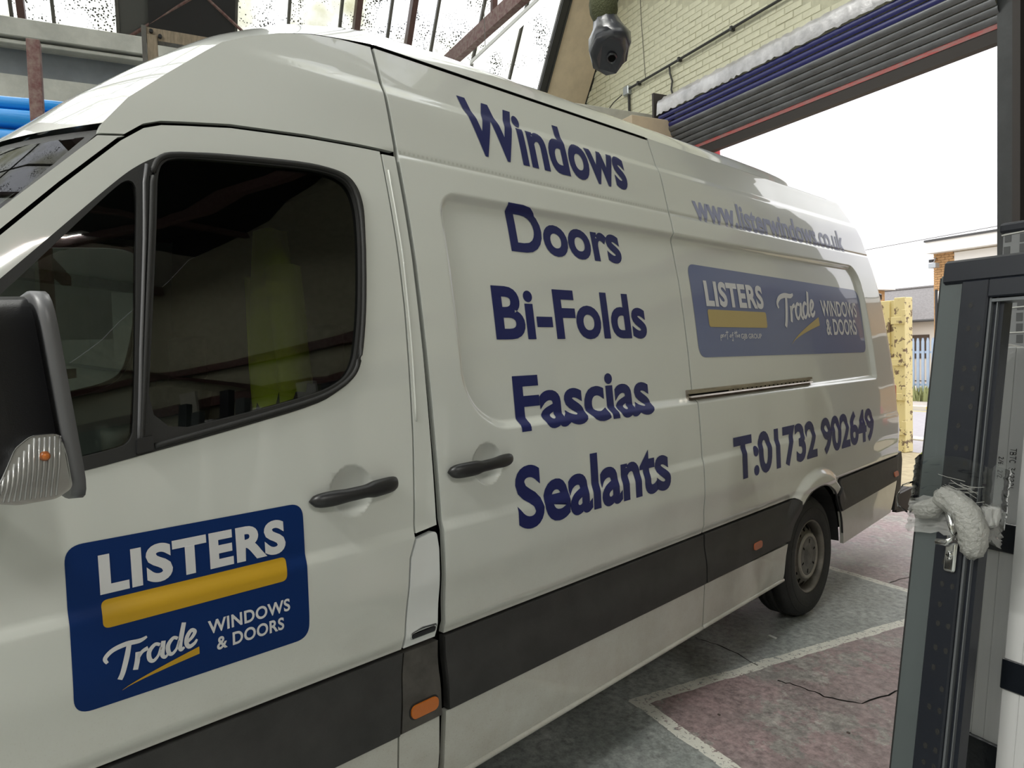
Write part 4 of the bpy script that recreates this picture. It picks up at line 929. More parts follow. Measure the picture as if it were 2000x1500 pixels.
# roller shutter
sh = thing('roller_shutter', 'half-raised roller shutter with blue and grey slats under a silver canvas hood', 'shutter', (-5.1, 5.95, 4.0))
def SP(n, bm, m): 
    o = obj(n, bm, m, sh); o.location = (5.1, -5.95, -4.0); return o
XL, XR = -7.02, -3.27
bm = bmesh.new(); hp = [(5.99,4.71),(5.90,4.715),(5.80,4.69),(5.745,4.65),(5.72,4.60),(5.72,4.475)]
rnd = random.Random(3); n = 90; rows = []
for y, z in hp: rows.append([bm.verts.new((-7.20+(XR+7.20)*k/n, y-rnd.uniform(0, .012), z+rnd.uniform(-.012, .012))) for k in range(n+1)])
for a, b in zip(rows[:-1], rows[1:]):
    for k in range(n): bm.faces.new((a[k], a[k+1], b[k+1], b[k]))
o = SP('canvas_hood', bm, 'hood_canvas')
for p in o.data.polygons: p.use_smooth = True
SP('end_plate', B(((-7.27, 5.70, 4.30), (-7.235, 6.02, 4.76))), 'lintel_dark')
def slat(z, y, m, ln=(XL, XR), h=.052, tilt=0):
    bm = bmesh.new(); k = 6; V = []
    for i in range(k+1):
        a = math.pi*i/k; V.append([bm.verts.new((x, y-.009*math.sin(a)+tilt*(i/k), z+h*(i/k))) for x in ln])
    V.append([bm.verts.new((x, y+.004+tilt, z+h+.006)) for x in ln])
    for a, b in zip(V[:-1], V[1:]): bm.faces.new((a[0], a[1], b[1], b[0]))
    o = SP('slat', bm, m)
    for p in o.data.polygons: p.use_smooth = True
for i in range(3): slat(4.475-.062*(i+1), 5.735+.010*i, 'slat_blue', (-7.19+.06*i, XR))
for i in range(5): slat(4.285-.056*(i+1), 5.77+.03*i, 'slat_grey', (-7.10, XR), h=.050, tilt=-.022)
SP('bottom_rail', B(((XL, 5.895, 3.965), (XR, 5.93, 4.005))), 'bottom_red')
SP('weather_bar', B(((XL, 5.90, 3.865), (XR, 5.98, 3.965))), 'lintel_dark')
SP('pull_handle', bar(bar(bar(bmesh.new(), (-3.93, 5.87, 4.09), (-3.76, 5.87, 4.09), .014), (-3.93, 5.87, 4.09), (-3.93, 5.92, 4.06), .014), (-3.76, 5.87, 4.09), (-3.76, 5.92, 4.06), .014), 'guide_steel')
SP('guide_channel', B(((-7.04, 5.85, 0), (-6.93, 5.90, 4.30)), ((-7.06, 5.85, 0), (-7.01, 6.02, 4.30)), ((-7.04, 5.97, 0), (-6.93, 6.02, 4.30))), 'guide_steel')
SP('guide_channel', B(((-3.285, 5.86, 0), (-3.20, 5.90, 4.95)), ((-3.20, 5.86, 0), (-3.17, 6.02, 4.95)), ((-3.29, 5.98, 0), (-3.20, 6.02, 4.95))), 'guide_steel')
struct('trim_5', B(((-3.145, 5.80, 0), (-3.09, 6.02, 5.2)), ((-3.06, 5.84, 0), (-2.90, 6.02, 5.2))), 'lintel_dark', 'dark steel door post right of the opening')
struct('trim_6', B(((-3.165, 5.93, 0), (-3.15, 5.99, 5.0))), 'beige_board', 'pale strip on the door post')
struct('trim_7', B(((-6.95, 6.02, 0), (-6.80, 6.36, 4.02))), 'red_jamb', 'red painted jamb on the left of the opening')
# hanging hoist bag
hb = thing('chain_bag', 'black plastic bag with a round hole wrapped round a hanging netted bundle', 'bag', (-5.72, 4.0, 4.35))
bm = bmesh.new(); rnd = random.Random(4); R = []
prf = [(.02,.15,.00,.05),(.0,.21,.03,.0),(0,.235,.10,.0),(-.005,.225,.20,.0),(-.03,.16,.30,.0),(-.07,.125,.40,.0)]
for dx, r, z, _ in prf: R.append([bm.verts.new((dx+r*(1+rnd.uniform(-.07, .07))*math.cos(a), r*.8*math.sin(a)+rnd.uniform(-.01, .01), z+rnd.uniform(-.012, .012)+.09*(.82*math.cos(a)-.57*math.sin(a))*(1.25 if z < .02 else (1 if z < .05 else (.4 if z < .15 else 0))))) for a in [2*math.pi*k/9 for k in range(9)]])
for a, b in zip(R[:-1], R[1:]):
    for k in range(9): bm.faces.new((a[k], a[(k+1) % 9], b[(k+1) % 9], b[k]))
bm.faces.new(R[0][::-1]); bg_ = obj('bag', bm, 'bag_black', hb, True); bg_.data.polygons[len(bg_.data.polygons)-1].use_smooth = False; bg_.data.materials[0] = M['bag_black']
bm = bmesh.new(); bmesh.ops.create_circle(bm, cap_ends=True, radius=.034, segments=16, matrix=Matrix.Translation((.03, -.0, -.012)) @ Matrix(((1,0,0,0),(0,1,0,0),(.50,-.36,1,0),(0,0,0,1)))); obj('hole', bm, 'black_gap', hb)
bm = bmesh.new(); lathe(bm, [(.034,-.012),(.042,-.022),(.050,-.010)], 16, 'z'); bmesh.ops.transform(bm, matrix=Matrix.Translation((.03, 0, 0)) @ Matrix(((1,0,0,0),(0,1,0,0),(.50,-.36,1,0),(0,0,0,1))), verts=bm.verts); obj('hole_rim', bm, 'bag_black', hb)
bm = bmesh.new(); R = []
for i in range(15):
    z = .36+.1*i; r = .115+.035*math.sin(i*1.1)+.05*min(1, i/8); R.append([bm.verts.new((-.07-.012*i+r*math.cos(a), r*.8*math.sin(a), z)) for a in [2*math.pi*k/14 for k in range(14)]])
for a, b in zip(R[:-1], R[1:]):
    for k in range(14): bm.faces.new((a[k], a[(k+1) % 14], b[(k+1) % 14], b[k]))
bm.faces.new(R[-1]); obj('netting', bm, 'net_green', hb, True)
bm = bmesh.new(); tube(bm, [(-.22, 0, .35), (-.24, .02, 1.0), (-.30, 0, 1.9), (-.30, 0, 3.5)], .03, 8); obj('hose', bm, 'black_plastic', hb, True)
# ------------------------------------------------------------ rack and stock behind the van
rk = thing('storage_rack', 'dark red steel rack upright with arms behind the van cab', 'rack', (-5.2, -.55, 0))
obj('upright', B(((-.04, -.035, 0), (.04, .035, 3.55)), bev=.004), 'red_steel', rk)
obj('upright', B(((-.04, -3.1, 0), (.04, -3.03, 3.55)), bev=.004), 'red_steel', rk); obj('upright', B(((-.04, 2.6, 0), (.04, 2.67, 3.0)), bev=.004), 'red_steel', rk)
for z in (1.5, 2.2, 2.86):
    for y in (-3.06, 0, 2.63): obj('arm', B(((-1.2, y-.03, z), (-.04, y+.03, z+.07))), 'red_steel', rk)
rnd = random.Random(9)
def wrapped(x, y0, y1, z, r, sd, lab):
    rr = random.Random(sd); bm = bmesh.new(); n = 40; R = []
    for i in range(n+1):
        t = i/n; y = y0+(y1-y0)*t; R.append([bm.verts.new((x+r*1.7*math.copysign(abs(math.cos(a))**.7, math.cos(a))*(1+rr.uniform(-.03, .03)), y, z+r*math.copysign(abs(math.sin(a))**.7, math.sin(a))*(1+rr.uniform(-.05, .05))-.02*math.sin(t*5))) for a in [2*math.pi*k/12 for k in range(12)]])
    for a, b in zip(R[:-1], R[1:]):
        for k in range(12): bm.faces.new((a[k], a[(k+1) % 12], b[(k+1) % 12], b[k]))
    bm.faces.new(R[0][::-1]); bm.faces.new(R[-1]); bmesh.ops.recalc_face_normals(bm, faces=bm.faces[:])
    return tag(obj('wrapped_bundle', bm, 'blue_wrap', None, True), lab, 'bundle', 'blue wrapped bundles on the rack')
wrapped(-5.52, -3.6, 1.6, 3.262, .040, 1, 'blue plastic-wrapped bundle lying on top of the rack, topmost of the pile')
wrapped(-5.50, -3.5, 1.5, 3.155, .058, 2, 'blue plastic-wrapped bundle on the rack, second from the top')
wrapped(-5.50, -3.6, 1.4, 3.02, .066, 3, 'blue plastic-wrapped bundle on the rack, resting on the arms')
tag(obj('black_bin_bag', B(((-4.75, -.98, 2.35), (-4.45, -.70, 2.93)), bev=.06, seg=3), 'bag_black', None, True), 'black plastic sack beside the blue bundles', 'bag')
tf = thing('timber_frame', 'weathered timber frame with bolted corner standing behind the van roof', 'frame', (-5.2, .07, 0))
obj('post', B(((-.05, -.035, 0), (.05, -.008, 3.73))), 'bar_grey', tf); obj('post', B(((-.05, -.006, 0), (.05, .055, 3.68)), bev=.004), 'timber', tf)
obj('cross_rail', bar(bmesh.new(), (0, -.02, 3.69), (0, 1.6, 3.665), .07, .075), 'timber', tf)
obj('bolt', tube(tube(bmesh.new(), [(.03, .02, 3.70), (.06, .02, 3.70)], .012, 8), [(.03, .07, 3.675), (.06, .07, 3.675)], .012, 8), 'black_plastic', tf)
rnd = random.Random(21)
for k in range(7):
    hh = rnd.uniform(1.7, 2.5); t = thing('board', ['white', 'pale grey', 'cream'][k % 3]+' board leaning in the stack behind the van, number %s from the front' % ['one','two','three','four','five','six','seven'][k], 'board', (-7.2+.06*k, -1.2+.9*k, 0), (0, -.12, 0), 'boards leaning behind the van')
    obj('face', B(((-.015, 0, 0), (.015, .9, hh)), bev=.003), 'white_board', t)
for z in (2.55, 3.35): obj('wall_rail', B(((7.86, -9, z), (8.0, 6, z+.16))), 'red_steel', bpy.data.objects['wall_right'])
for k in range(6): obj('wall_panel', B(((7.7+.03*k, .2+.95*k, 0), (7.76+.03*k, .9+.95*k, 1.9+.25*(k % 3)))), 'white_board', bpy.data.objects['wall_right'])
for z in (2.45, 3.15): obj('wall_rail', B(((-2.8, 5.90, z), (7.9, 6.03, z+.15))), 'red_steel', wf)
obj('wall_brace', bar(bmesh.new(), (1.2, 5.88, 1.6), (7.6, 5.88, 4.0), .16, .06), 'brown_steel', wf)
for k, (x, w_, h_) in enumerate([(.2, .5, 1.9), (1.0, .25, 2.6), (1.5, .9, 2.1), (2.7, .3, 2.5), (3.3, 1.1, 2.2), (4.7, .3, 2.7), (5.2, 1.2, 1.8), (6.7, .5, 2.4)]): obj('wall_panel', B(((x, 5.80-.03*k, 0), (x+w_, 5.84-.03*k, h_))), ['white_board', 'pvc_grey', 'cream_wall'][k % 3], wf)
hv = thing('hi_vis_coat', 'yellow hi-vis coat with grey reflective tape hanging inside the van cab', 'coat', (-1.1779-.32247*2.34-.94658*.62, -1.6427+.94658*2.34-.32247*.62, .98), (0, 0, math.atan2(.94658, -.32247)+1.35))
bm = bmesh.new(); V = []
for z, w_, d_ in ((0, .15, .05), (.25, .16, .06), (.55, .16, .07), (.78, .17, .07), (.93, .14, .06), (1.04, .06, .05)):
    V.append([bm.verts.new((w_*math.cos(a)+.02*math.sin(z*9+a*3), d_*math.sin(a), z)) for a in [2*math.pi*k/20 for k in range(20)]])
for a, b in zip(V[:-1], V[1:]):
    for k in range(20): bm.faces.new((a[k], a[(k+1) % 20], b[(k+1) % 20], b[k]))
bm.faces.new(V[0][::-1]); bm.faces.new(V[-1]); obj('coat_body', bm, 'hi_vis', hv, True)
for s in (-1, 1): obj('sleeve', tube(bmesh.new(), [(s*.13, 0, .90), (s*.19, -.01, .58), (s*.18, -.02, .2)], [.06, .055, .05], 10), 'hi_vis', hv, True)
bm = bmesh.new(); lathe(bm, [(.185, .22), (.185, .27)], 20, 'z'); bmesh.ops.scale(bm, vec=(1, .42, 1), verts=bm.verts); obj('tape_band', bm, 'reflective_tape', hv)
# ------------------------------------------------------------ right foreground: leaning door frame and profile bundles
LEAN = -.171
dfm = thing('leaning_door_frame', 'black and grey plastic door frame leaning at the right edge with a chrome handle', 'door frame', (-1.392, 1.918, 0), (LEAN, 0, 0))
W_, H_ = 1.0, 1.855
def FR(bm, x0, x1, z0, z1, y0, y1): return box(bm, (x0, y0, z0), (x1, y1, z1), .003)
g = obj('outer_frame', FR(FR(FR(bmesh.new(), 0, .070, 0, H_-.045, -.035, .035), W_-.07, W_, 0, H_-.045, -.035, .035), .0, W_, 0, .07, -.034, .034), 'pvc_grey', dfm)
obj('frame_edge', B(((-.006, -.030, 0), (.0005, .035, H_-.05))), 'black_edge', dfm)
obj('frame_head', B(((.008, -.045, H_-.075), (W_, .04, H_-.002)), bev=.008), 'frame_black', dfm)
obj('sash_stile', B(((.071, -.045, .02), (.150, .03, H_-.07)), bev=.004), 'frame_black', dfm); obj('sash_stile', B(((W_-.19, -.045, .02), (W_-.08, .03, H_-.07)), bev=.004), 'frame_black', dfm)
obj('sash_rail', B(((.148, -.045, H_-.125), (W_-.18, .03, H_-.07)), bev=.004), 'frame_black', dfm); obj('sash_rail', B(((.150, -.045, .02), (W_-.18, .03, .16)), bev=.004), 'frame_black', dfm)
obj('glazing_bead', B(((.151, -.035, .16), (.157, .0, H_-.125)), ((.169, -.030, .16), (.172, .0, H_-.125)), ((.155, -.035, H_-.137), (.80, .0, H_-.128))), 'frame_bead', dfm)
obj('glazing_gasket', B(((.157, -.02, .16), (.169, .0, H_-.12)), ((.172, -.02, .16), (.184, .02, H_-.12))), 'frame_black', dfm)
rnd = random.Random(8); bm = bmesh.new()
for k in range(26):
    z = .25+.058*k+rnd.uniform(-.01, .01)
    for x in (.105, .135): 
        if rnd.random() < .7: bmesh.ops.create_circle(bm, cap_ends=True, radius=.009, segments=10, matrix=Matrix.Translation((x, -.0458, z)) @ Matrix.Rotation(math.pi/2, 4, 'X') @ Matrix.Scale(.75, 4, (1, 0, 0)))
obj('printed_dot', bm, 'rubber', dfm)
hd = bpy.data.objects.new('handle_set', None); C.objects.link(hd); hd.parent = dfm; hd.location = (.125, -.046, 1.035); hd.empty_display_size = .05
obj('backplate', B(((-.016, -.010, -.105), (.016, 0, .115)), bev=.007, seg=3), 'chrome', hd, True)
obj('lever', tube(bmesh.new(), [(0, -.01, .065), (0, -.035, .062), (.012, -.045, .05), (.03, -.047, .015), (.03, -.045, -.01), (.008, -.044, -.022), (-.022, -.042, -.024)], [.010, .011, .012, .013, .012, .011, .009], 10), 'chrome', hd, True)
obj('lock_cylinder', tube(tube(bmesh.new(), [(0, -.009, -.055), (0, -.016, -.055)], .009, 14), [(0, -.009, -.067), (0, -.014, -.067)], .005, 10), 'chrome', hd, True)
obj('keyhole', B(((-.0012, -.0168, -.062), (.0012, -.0158, -.050))), 'black_gap', hd)
# cling film round the stile and the padded knob of bubble film
cf = thing('cling_film_wrap', 'clear cling film and bubble wrap knob bound round the frame above its chrome handle', 'plastic wrap', (-1.392, 1.918, 0), (LEAN, 0, 0))
rr = random.Random(12)
def film(z0, z1, m, r0, name, amp=.004, x0=-.012, x1=.215):
    bm = bmesh.new(); n = 22; k = 36; R = []
    for i in range(n+1):
        z = z0+(z1-z0)*i/n; ring = []
        base = [(x0,-.052),(x1,-.058),(x1,.04),(x0,.04)]
        for q in range(4):
            a, b = base[q], base[(q+1) % 4]
            for j in range(9): t = j/9; ring.append(bm.verts.new((a[0]+(b[0]-a[0])*t+rr.uniform(-amp, amp), a[1]+(b[1]-a[1])*t+rr.uniform(-amp, amp), z+.02*math.sin(t*3)+rr.uniform(-amp, amp))))
        R.append(ring)
    for a, b in zip(R[:-1], R[1:]):
        for j in range(36): bm.faces.new((a[j], a[(j+1) % 36], b[(j+1) % 36], b[j]))
    return obj(name, bm, m, cf, True)
film(1.07, 1.24, 'cling_film', 0, 'film_band', .002); film(1.015, 1.12, 'film_white', 0, 'film_band', .006, -.016, .205)
bm = bmesh.new()
for k in range(15):
    x0_ = rr.uniform(.06, .14); z0_ = rr.uniform(1.10, 1.22); tube(bm, [(x0_, -.056, z0_), (x0_+rr.uniform(.02, .05), -.062, z0_-rr.uniform(-.004, .012)), (x0_+rr.uniform(.06, .09), -.058, z0_-rr.uniform(-.005, .02))], .0009, 4)
obj('film_crease', bm, 'bubble_film', cf, True)
def blob(name, pts, m, parent, seed=1, amp=.1):
    bm = bmesh.new(); tube(bm, [p[:3] for p in pts], [p[3] for p in pts], 18); bmesh.ops.subdivide_edges(bm, edges=bm.edges[:], cuts=1, use_grid_fill=True)
    q = random.Random(seed)
    for v in bm.verts: v.co += Vector((q.uniform(-1, 1), q.uniform(-1, 1), q.uniform(-1, 1)))*amp*.012
    return obj(name, bm, m, parent, True)
blob('bubble_wrap', [(.09,-.085,1.155,.012),(.10,-.085,1.145,.030),(.14,-.085,1.13,.036),(.180,-.088,1.105,.038),(.200,-.09,1.065,.038),(.206,-.09,1.025,.034),(.205,-.09,1.00,.026),(.203,-.09,.985,.006)], 'bubble_film', cf, 1, .25)
blob('bubble_wrap', [(.015,-.07,1.10,.010),(.03,-.07,1.09,.026),(.07,-.075,1.10,.028),(.10,-.08,1.13,.020)], 'bubble_film', cf, 2, .25)
bm = bmesh.new(); tube(bm, [(-.012,-.05,1.17), (-.04,-.055,1.155), (-.052,-.06,1.12), (-.045,-.06,1.09), (-.02,-.05,1.075)], .003, 5); obj('film_tail', bm, 'cling_film', cf, True)
blob('bubble_wrap', [(.20,-.05,1.13,.008),(.222,-.05,1.12,.022),(.225,-.05,1.09,.018),(.21,-.05,1.07,.004)], 'film_white', cf, 3, .4)
# white profile bundles standing behind
def bundle(x, y, wd, h0, h1, label, dep=.11, ribs=True, zb=()):
    t = thing('profile_bundle', label, 'profiles', (x, y, 0), (LEAN*.85, 0, 0), 'upright bundles of white profiles')
    bm = bmesh.new(); q = random.Random(int(x*-1000)); xx = 0
    while xx < wd-.01:
        w2 = min(q.choice((.028, .05, .012, .038)), wd-xx); dy = q.uniform(0, .012); bmx = (xx, -dy, h0+q.uniform(0, .03)); box(bm, bmx, (xx+w2-.0015, dep, h1+q.uniform(-.02, .02)), .0015); xx += w2
    obj('profiles', bm, 'pvc_white', t)
    obj('end_wrap', B(((-.006, -.018, 0), (wd+.006, dep+.006, h0+.06)), bev=.004), 'tape_black', t)
    for z in zb: obj('tape_band', B(((-.004, -.016, z-.045), (wd+.004, dep+.006, z+.045)), bev=.003), 'tape_black', t)
    return t
b1 = bundle(-1.40, 2.20, .150, .30, 1.585, 'white profile bundle with handwriting and a black tape band, seen through the frame', zb=(.985,))
b2 = bundle(-1.232, 2.15, .12, .05, 1.62, 'white profile bundle at the right edge with black tape bands', zb=(.60,))
b3 = bundle(-1.10, 2.15, .16, .10, 1.55, 'white profile bundle outside the right edge of the picture')
# handwriting on the front bundle (rotated a quarter turn)
def scribble(lines, parent, y):
    bm = bmesh.new()
    for (x, z, s), txt in lines:
        for ch, cxp in txt:
            for st in GL[ch]:
                q = [(x+s*v, z-s*(cxp+u)) for u, v in st]
                for a, b in zip(q[:-1], q[1:]): bar(bm, (a[0], y, a[1]), (b[0], y, b[1]), .0016, .0016)
    return obj('handwriting', bm, 'pen_black', parent)
GL = {'T': [[(0,1),(.6,1)],[(.3,1),(.28,0)]], 'B': [[(0,0),(0,1),(.4,.95),(.4,.6),(0,.5),(.5,.4),(.45,0),(0,0)]], 'C': [[(.5,.9),(.2,1),(0,.5),(.2,0),(.5,.1)]],
 '3': [[(0,1),(.4,.95),(.15,.6),(.45,.3),(.2,0),(0,.1)]], '6': [[(.4,1),(.05,.5),(.1,0),(.4,.1),(.4,.45),(.05,.35)]], '2': [[(0,.85),(.25,1),(.42,.75),(0,0),(.5,.05)]],
 '1': [[(.1,1),(.1,0)]], '/': [[(.4,1),(0,0)]], '.': [[(.0,.05),(.06,0)]]}
def word(t): 
    o = []; u = 0
    for ch in t:
        if ch != ' ': o.append((ch, u))
        u += .7 if ch not in '1/.' else .45
    return o
scribble([((.112, 1.262, .017), word('TBTC 362221')), ((.080, 1.232, .014), word('2/6. 2/2.'))], b1, -.014)
# patterned-tape bundle behind, taller
tb = thing('taped_bundle', 'tall grey bundle bound in patterned tape behind the black frame head', 'profiles', (-1.60, 2.75, 0), (LEAN*.4, 0, 0))
obj('core', B(((0, 0, 0), (.30, .12, 2.02)), bev=.01, seg=2), 'tape_grey', tb)
bm = bmesh.new(); q = random.Random(6)
for r in range(40):
    for k in range(6):
        x = .012+.05*k+q.uniform(-.004, .004); z = .4+.042*r+q.uniform(-.003, .003)
        if z < 2.0: box(bm, (x, -.002, z), (x+.022, .004, z+.030))
o = obj('tape_pattern', bm, 'tape_mark', tb); o['kind'] = 'stuff'
bm = bmesh.new()
for r in range(18):
    z = .42+.092*r
    if z < 2.0: bar(bm, (0, -.002, z), (.30, -.002, z+q.uniform(-.01, .04)), .003, .004)
obj('tape_edge', bm, 'white_board', tb)
obj('top_cap', B(((-.008, -.008, 1.99), (.308, .128, 2.03)), bev=.01, seg=2), 'frame_black', tb)
# more stock on the camera's right, out of frame (mirrored in the van glass and paint)
rnd = random.Random(31)
for k in range(6):
    t = thing('stock_profile', ['white', 'grey', 'dark'][k % 3]+' window profile leaning outside the frame, number %s from the left' % ['one','two','three','four','five','six'][k], 'profiles', (1.6+.32*k, 3.4+.1*k, 0), (-.15, 0, 0), 'profiles leaning out of frame')
    obj('profile', B(((0, 0, 0), (.12, .08, 2.0+.15*(k % 3))), bev=.004), ['pvc_white', 'pvc_grey', 'frame_black'][k % 3], t)
# scrap on the floor
tag(obj('scrap', B(((-2.85, 2.955, 0), (-2.80, 2.968, .004))), 'scrap_white'), 'tiny white scrap on the grey floor near the rear wheel', 'scrap')
for x, y, lb in ((-2.34, 2.12, 'dark speck of grit on the red paint near the white line corner'), (-1.97, 2.47, 'dark speck of grit on the red paint beside the door frame'), (-3.10, 3.55, 'dark speck of grit on the grey floor beyond the wheel')): tag(obj('floor_grit', B(((x, y, 0), (x+.012, y+.008, .004))), 'litter'), lb, 'grit', 'grit on the floor')
# ------------------------------------------------------------ outside
struct('ground', B(((-40, 6.30, -.25), (30, 60, -.03))), 'pavement')
yd = struct('yard', B(((-30, 6.30, -.1), (25, 9.75, -.004))), 'yard')
struct('near_pavement', B(((-30, 9.75, -.1), (25, 10.95, -.002))), 'asphalt'); struct('near_kerb', B(((-30, 10.95, -.1), (25, 11.25, .02))), 'kerb_stone')
struct('road', B(((-40, 11.25, -.1), (30, 15.8, -.01))), 'asphalt')
struct('far_kerb', B(((-40, 15.8, -.1), (30, 16.0, .09))), 'kerb_stone'); struct('kerb_marking', B(((-10.4, 15.79, .03), (-9.6, 16.02, .095)), ((-11.3, 15.6, -.009), (30, 15.68, -.005))), 'yellow_line')
struct('far_pavement', B(((-40, 16.0, -.1), (30, 19.8, .08))), 'pavement')
rnd = random.Random(2)
def tufts(name, lab, area, n, h, m):
    bm = bmesh.new()
    for k in range(n):
        x = rnd.uniform(area[0], area[1]); y = rnd.uniform(area[2], area[3]); a = rnd.uniform(0, 6.3); hh = h*rnd.uniform(.4, 1); w_ = .02+hh*.08
        v = [bm.verts.new(p) for p in ((x-w_*math.cos(a), y-w_*math.sin(a), area[4]), (x+w_*math.cos(a), y+w_*math.sin(a), area[4]), (x+rnd.uniform(-.3, .3)*hh, y+rnd.uniform(-.3, .3)*hh, area[4]+hh))]; bm.faces.new(v)
    return tag(obj(name, bm, m), lab, 'grass', None, 'stuff')
tufts('grass_strip', 'thin green grass strip along the yard edge', (-6.4, -2, 9.55, 9.8, -.004), 900, .05, 'grass')
tufts('weeds', 'pale weeds growing at the foot of the blue palisade fence', (-13.6, -8, 17.2, 17.7, .08), 1500, .42, 'weed')
# palisade fence
pf = thing('palisade_fence', 'pale blue steel palisade fence across the road', 'fence', (-12.5, 17.9, .08))
pm = bmesh.new(); prism(pm, [(-.035,0),(.035,0),(.035,1.50),(.015,1.60),(0,1.55),(-.015,1.60),(-.035,1.50)], 'y', -.012, .012); bmesh.ops.recalc_face_normals(pm, faces=pm.faces[:])
pme = bpy.data.meshes.new('pale'); pm.to_mesh(pme); pm.free(); pme.materials.append(M['pale_blue_steel'])
for k in range(44):
    o = bpy.data.objects.new('pale', pme); C.objects.link(o); o.parent = pf; o.location = (-2.2+.135*k, 0, 0)
obj('fence_rail', B(((-2.3, .012, 1.2), (3.8, .05, 1.26)), ((-2.3, .012, .35), (3.8, .05, .41))), 'pale_blue_steel', pf)
obj('fence_brace', bar(bmesh.new(), (-1.1, -.03, .95), (.35, -.03, 1.22), .05), 'pale_blue_steel', pf)
# gate leaf and post of peeling yellow paint
gt = thing('steel_gate', 'tall open steel gate with peeling yellow paint and hinges on its post', 'gate', (-6.64, 9.7, 0))
obj('gate_leaf', B(((-1.9, -.03, .02), (-.18, .03, 2.20)), bev=.006), 'peeling_yellow', gt); obj('gate_rib', B(((-.62, -.05, .02), (-.56, -.03, 2.18)), ((-.30, -.05, .02), (-.26, -.03, 2.18))), 'peeling_yellow', gt)
obj('gate_post', B(((-.165, -.09, 0), (.0, .09, 2.23)), bev=.008), 'peeling_yellow', gt)
for z in (.25, .75, 1.25, 1.85): obj('hinge', B(((-.20, -.115, z), (.02, -.085, z+.10)), ((-.03, -.12, z+.02), (.03, -.10, z+.20)), bev=.004), 'peeling_yellow', gt)
obj('latch', B(((-.35, -.085, 1.62), (-.31, -.04, 1.69)), ((-.35, -.085, 1.74), (-.32, -.04, 1.79))), 'black_plastic', gt)
# brick building with white fascia
bb = thing('brick_building', 'yellow brick flat-roofed building with white fascia across the road', 'building', (-13.05, 20.2, 0))
obj('wall', B(((.0, 0.02, 0), (14, 6, 4.15))), 'mortar', bb)
obj('fascia', B(((-.02, -.35, 4.08), (14.3, 6.3, 4.40))), 'fascia_white', bb); obj('roof_edge', B(((-.05, -.38, 4.40), (14.3, 6.3, 4.46))), 'grey_panel', bb)
bm = bmesh.new(); brm = bpy.data.meshes.new('brick'); box(bm, (0, -.012, 0), (.215, .03, .065)); bm.to_mesh(brm); bm.free(); brm.materials.append(M['orange_brick'])
for r in range(16):
    for k in range(3):
        o = bpy.data.objects.new('brick', brm); C.objects.link(o); o.parent = bb; o.location = (.0+.225*k-(.11 if r % 2 else 0)*(k > 0), 0, 3.02+.067*r); o.scale = (1 if not (r % 2 and k == 0) else .5, 1, .9)
obj('brickwork', B(((0, 0, 0), (.06, .03, 3.0)), ((2.2, 0, 0), (14, .03, 4.1))), 'orange_brick', bb)
obj('white_door', B(((.12, -.03, .08), (2.0, .03, 3.02)), bev=.01), 'fascia_white', bb); obj('door_edge', B(((.06, -.05, .08), (.12, .0, 3.06)), ((.2, -.05, 3.0), (2.05, 0, 3.09))), 'black_edge', bb)
obj('window', B(((.60, -.03, 3.1), (2.0, .03, 4.05)), bev=.01), 'fascia_white', bb)
for k in range(3):
    o = obj('window', B(((3.0+3*k, -.03, 1.1), (5.0+3*k, .03, 2.9)), bev=.01), 'fascia_white', bb); obj('pane', B(((3.1+3*k, -.04, 1.2), (4.9+3*k, -.03, 2.8))), 'dark_opening', o)
bm = B(((.05, -.34, 3.66), (.26, -.14, 3.80)), bev=.01); bar(bm, (.12, -.2, 3.8), (.05, 0, 3.98), .03); obj('floodlight', bm, 'box_steel', bb); obj('floodlight_arm', B(((-.10, -.08, 3.85), (.02, .0, 3.93))), 'black_plastic', bb)
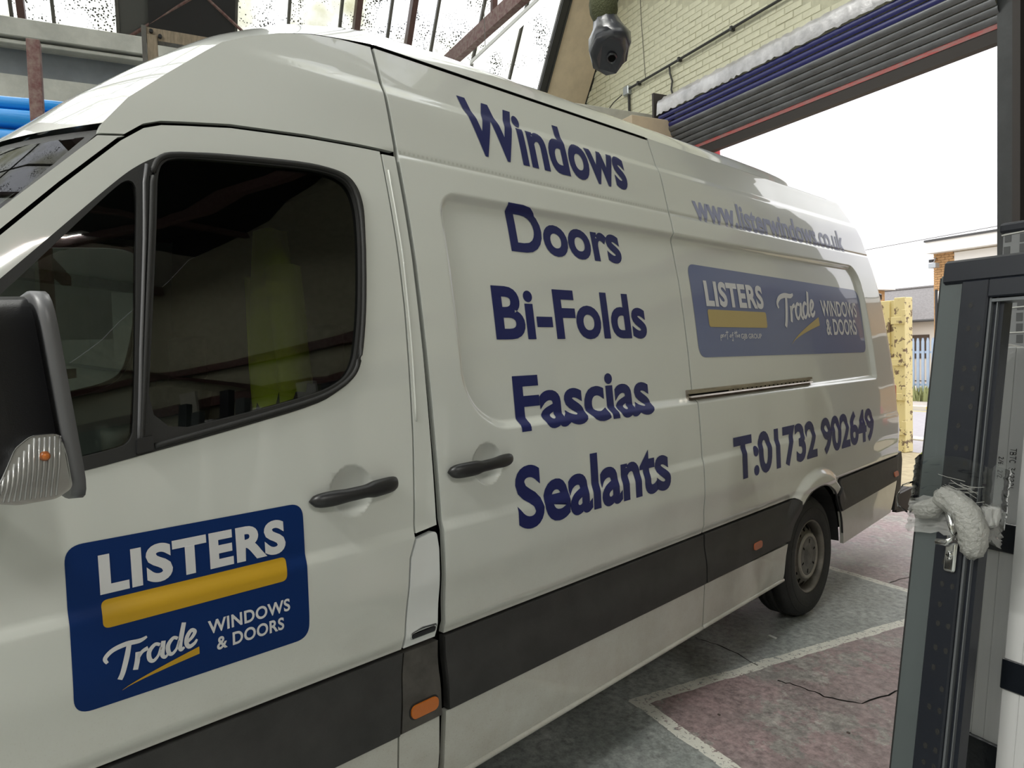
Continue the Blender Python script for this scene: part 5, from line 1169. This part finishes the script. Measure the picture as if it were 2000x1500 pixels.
# slate-roofed shed
ws_ = thing('slate_roof_shed', 'low white rendered shed with a grey slate roof behind the palisade fence', 'building', (-19, 28, 0))
obj('wall', B(((-4, 0, 0), (4, 6, 2.50))), 'render_white', ws_); obj('opening', B(((-.4, -.03, .9), (.72, .02, 1.86))), 'dark_opening', ws_)
bm = bmesh.new(); v = [bm.verts.new(p) for p in ((-4.5,-.35,2.44),(4.2,-.35,2.44),(1.0,3.2,4.0),(-4.5,3.2,4.0),(4.2,6.3,2.44),(-4.5,6.3,2.44))]
bm.faces.new((v[0], v[1], v[2], v[3])); bm.faces.new((v[1], v[4], v[2])); bm.faces.new((v[3], v[2], v[4], v[5])); obj('roof', bm, 'slate_roof', ws_)
obj('ridge_tile', tube(bmesh.new(), [(-4.5, 3.2, 4.02), (1.0, 3.2, 4.02)], .07, 6), 'slate_roof', ws_); obj('gutter', tube(bmesh.new(), [(-4.5, -.38, 2.42), (4.2, -.38, 2.42)], .06, 6), 'grey_panel', ws_)
sb = thing('small_brick_house', 'small flat-roofed brick block with white eaves above the yellow gate', 'building', (-20.6, 26, 0))
obj('wall', B(((-3, 0, 0), (.72, 1.5, 3.75))), 'orange_brick', sb); obj('fascia', B(((-3.3, -.3, 3.76), (1.0, 1.8, 4.05)), bev=.01), 'fascia_white', sb)
wd = obj('window', B(((-.45, -.04, 3.05), (.42, .02, 3.60))), 'fascia_white', sb); obj('pane', B(((-.38, -.06, 3.10), (.34, -.04, 3.55))), 'slate_recess', wd)
tag(obj('overhead_wire', tube(bmesh.new(), [(-19, 25, 5.2), (-14, 25, 5.3), (-5, 25, 6.0)], .012, 4), 'bar_grey'), 'thin overhead wire crossing the white sky', 'wire')
# parked car and van outside to the right (seen only mirrored in the paint)
def car(x, y, m, lab, L=4.2, Hh=1.45):
    t = thing('parked_car', lab, 'car', (x, y, 0))
    sec = [(0,.45),(.05,.70),(.9,.86),(1.5,Hh*.96),(2.6,Hh),(3.5,Hh*.93),(4.0,.95),(4.2,.80),(4.2,.35),(0,.30)]
    bm = bmesh.new(); prism(bm, [(u, v) for u, v in sec], 'y', 0, 1.7); bmesh.ops.bevel(bm, geom=bm.edges[:], offset=.07, segments=2, affect='EDGES'); obj('body', bm, m, t, True)
    bm = bmesh.new(); prism(bm, [(1.1,.93),(1.58,Hh*.92),(3.35,Hh*.89),(3.8,.97)], 'y', -.01, 1.71); obj('side_windows', bm, 'black_edge', t)
    for a in (.8, 3.35):
        for yy in (.02, 1.48): obj('wheel', lathe(bmesh.new(), [(.05, yy-.03), (.19, yy-.03), (.31, yy), (.31, yy+.18), (.05, yy+.2)], 20), 'tyre_rubber', t, True)
    return t
car(-3.6, 12.2, 'car_red', 'small red car parked on the road, outside the frame')
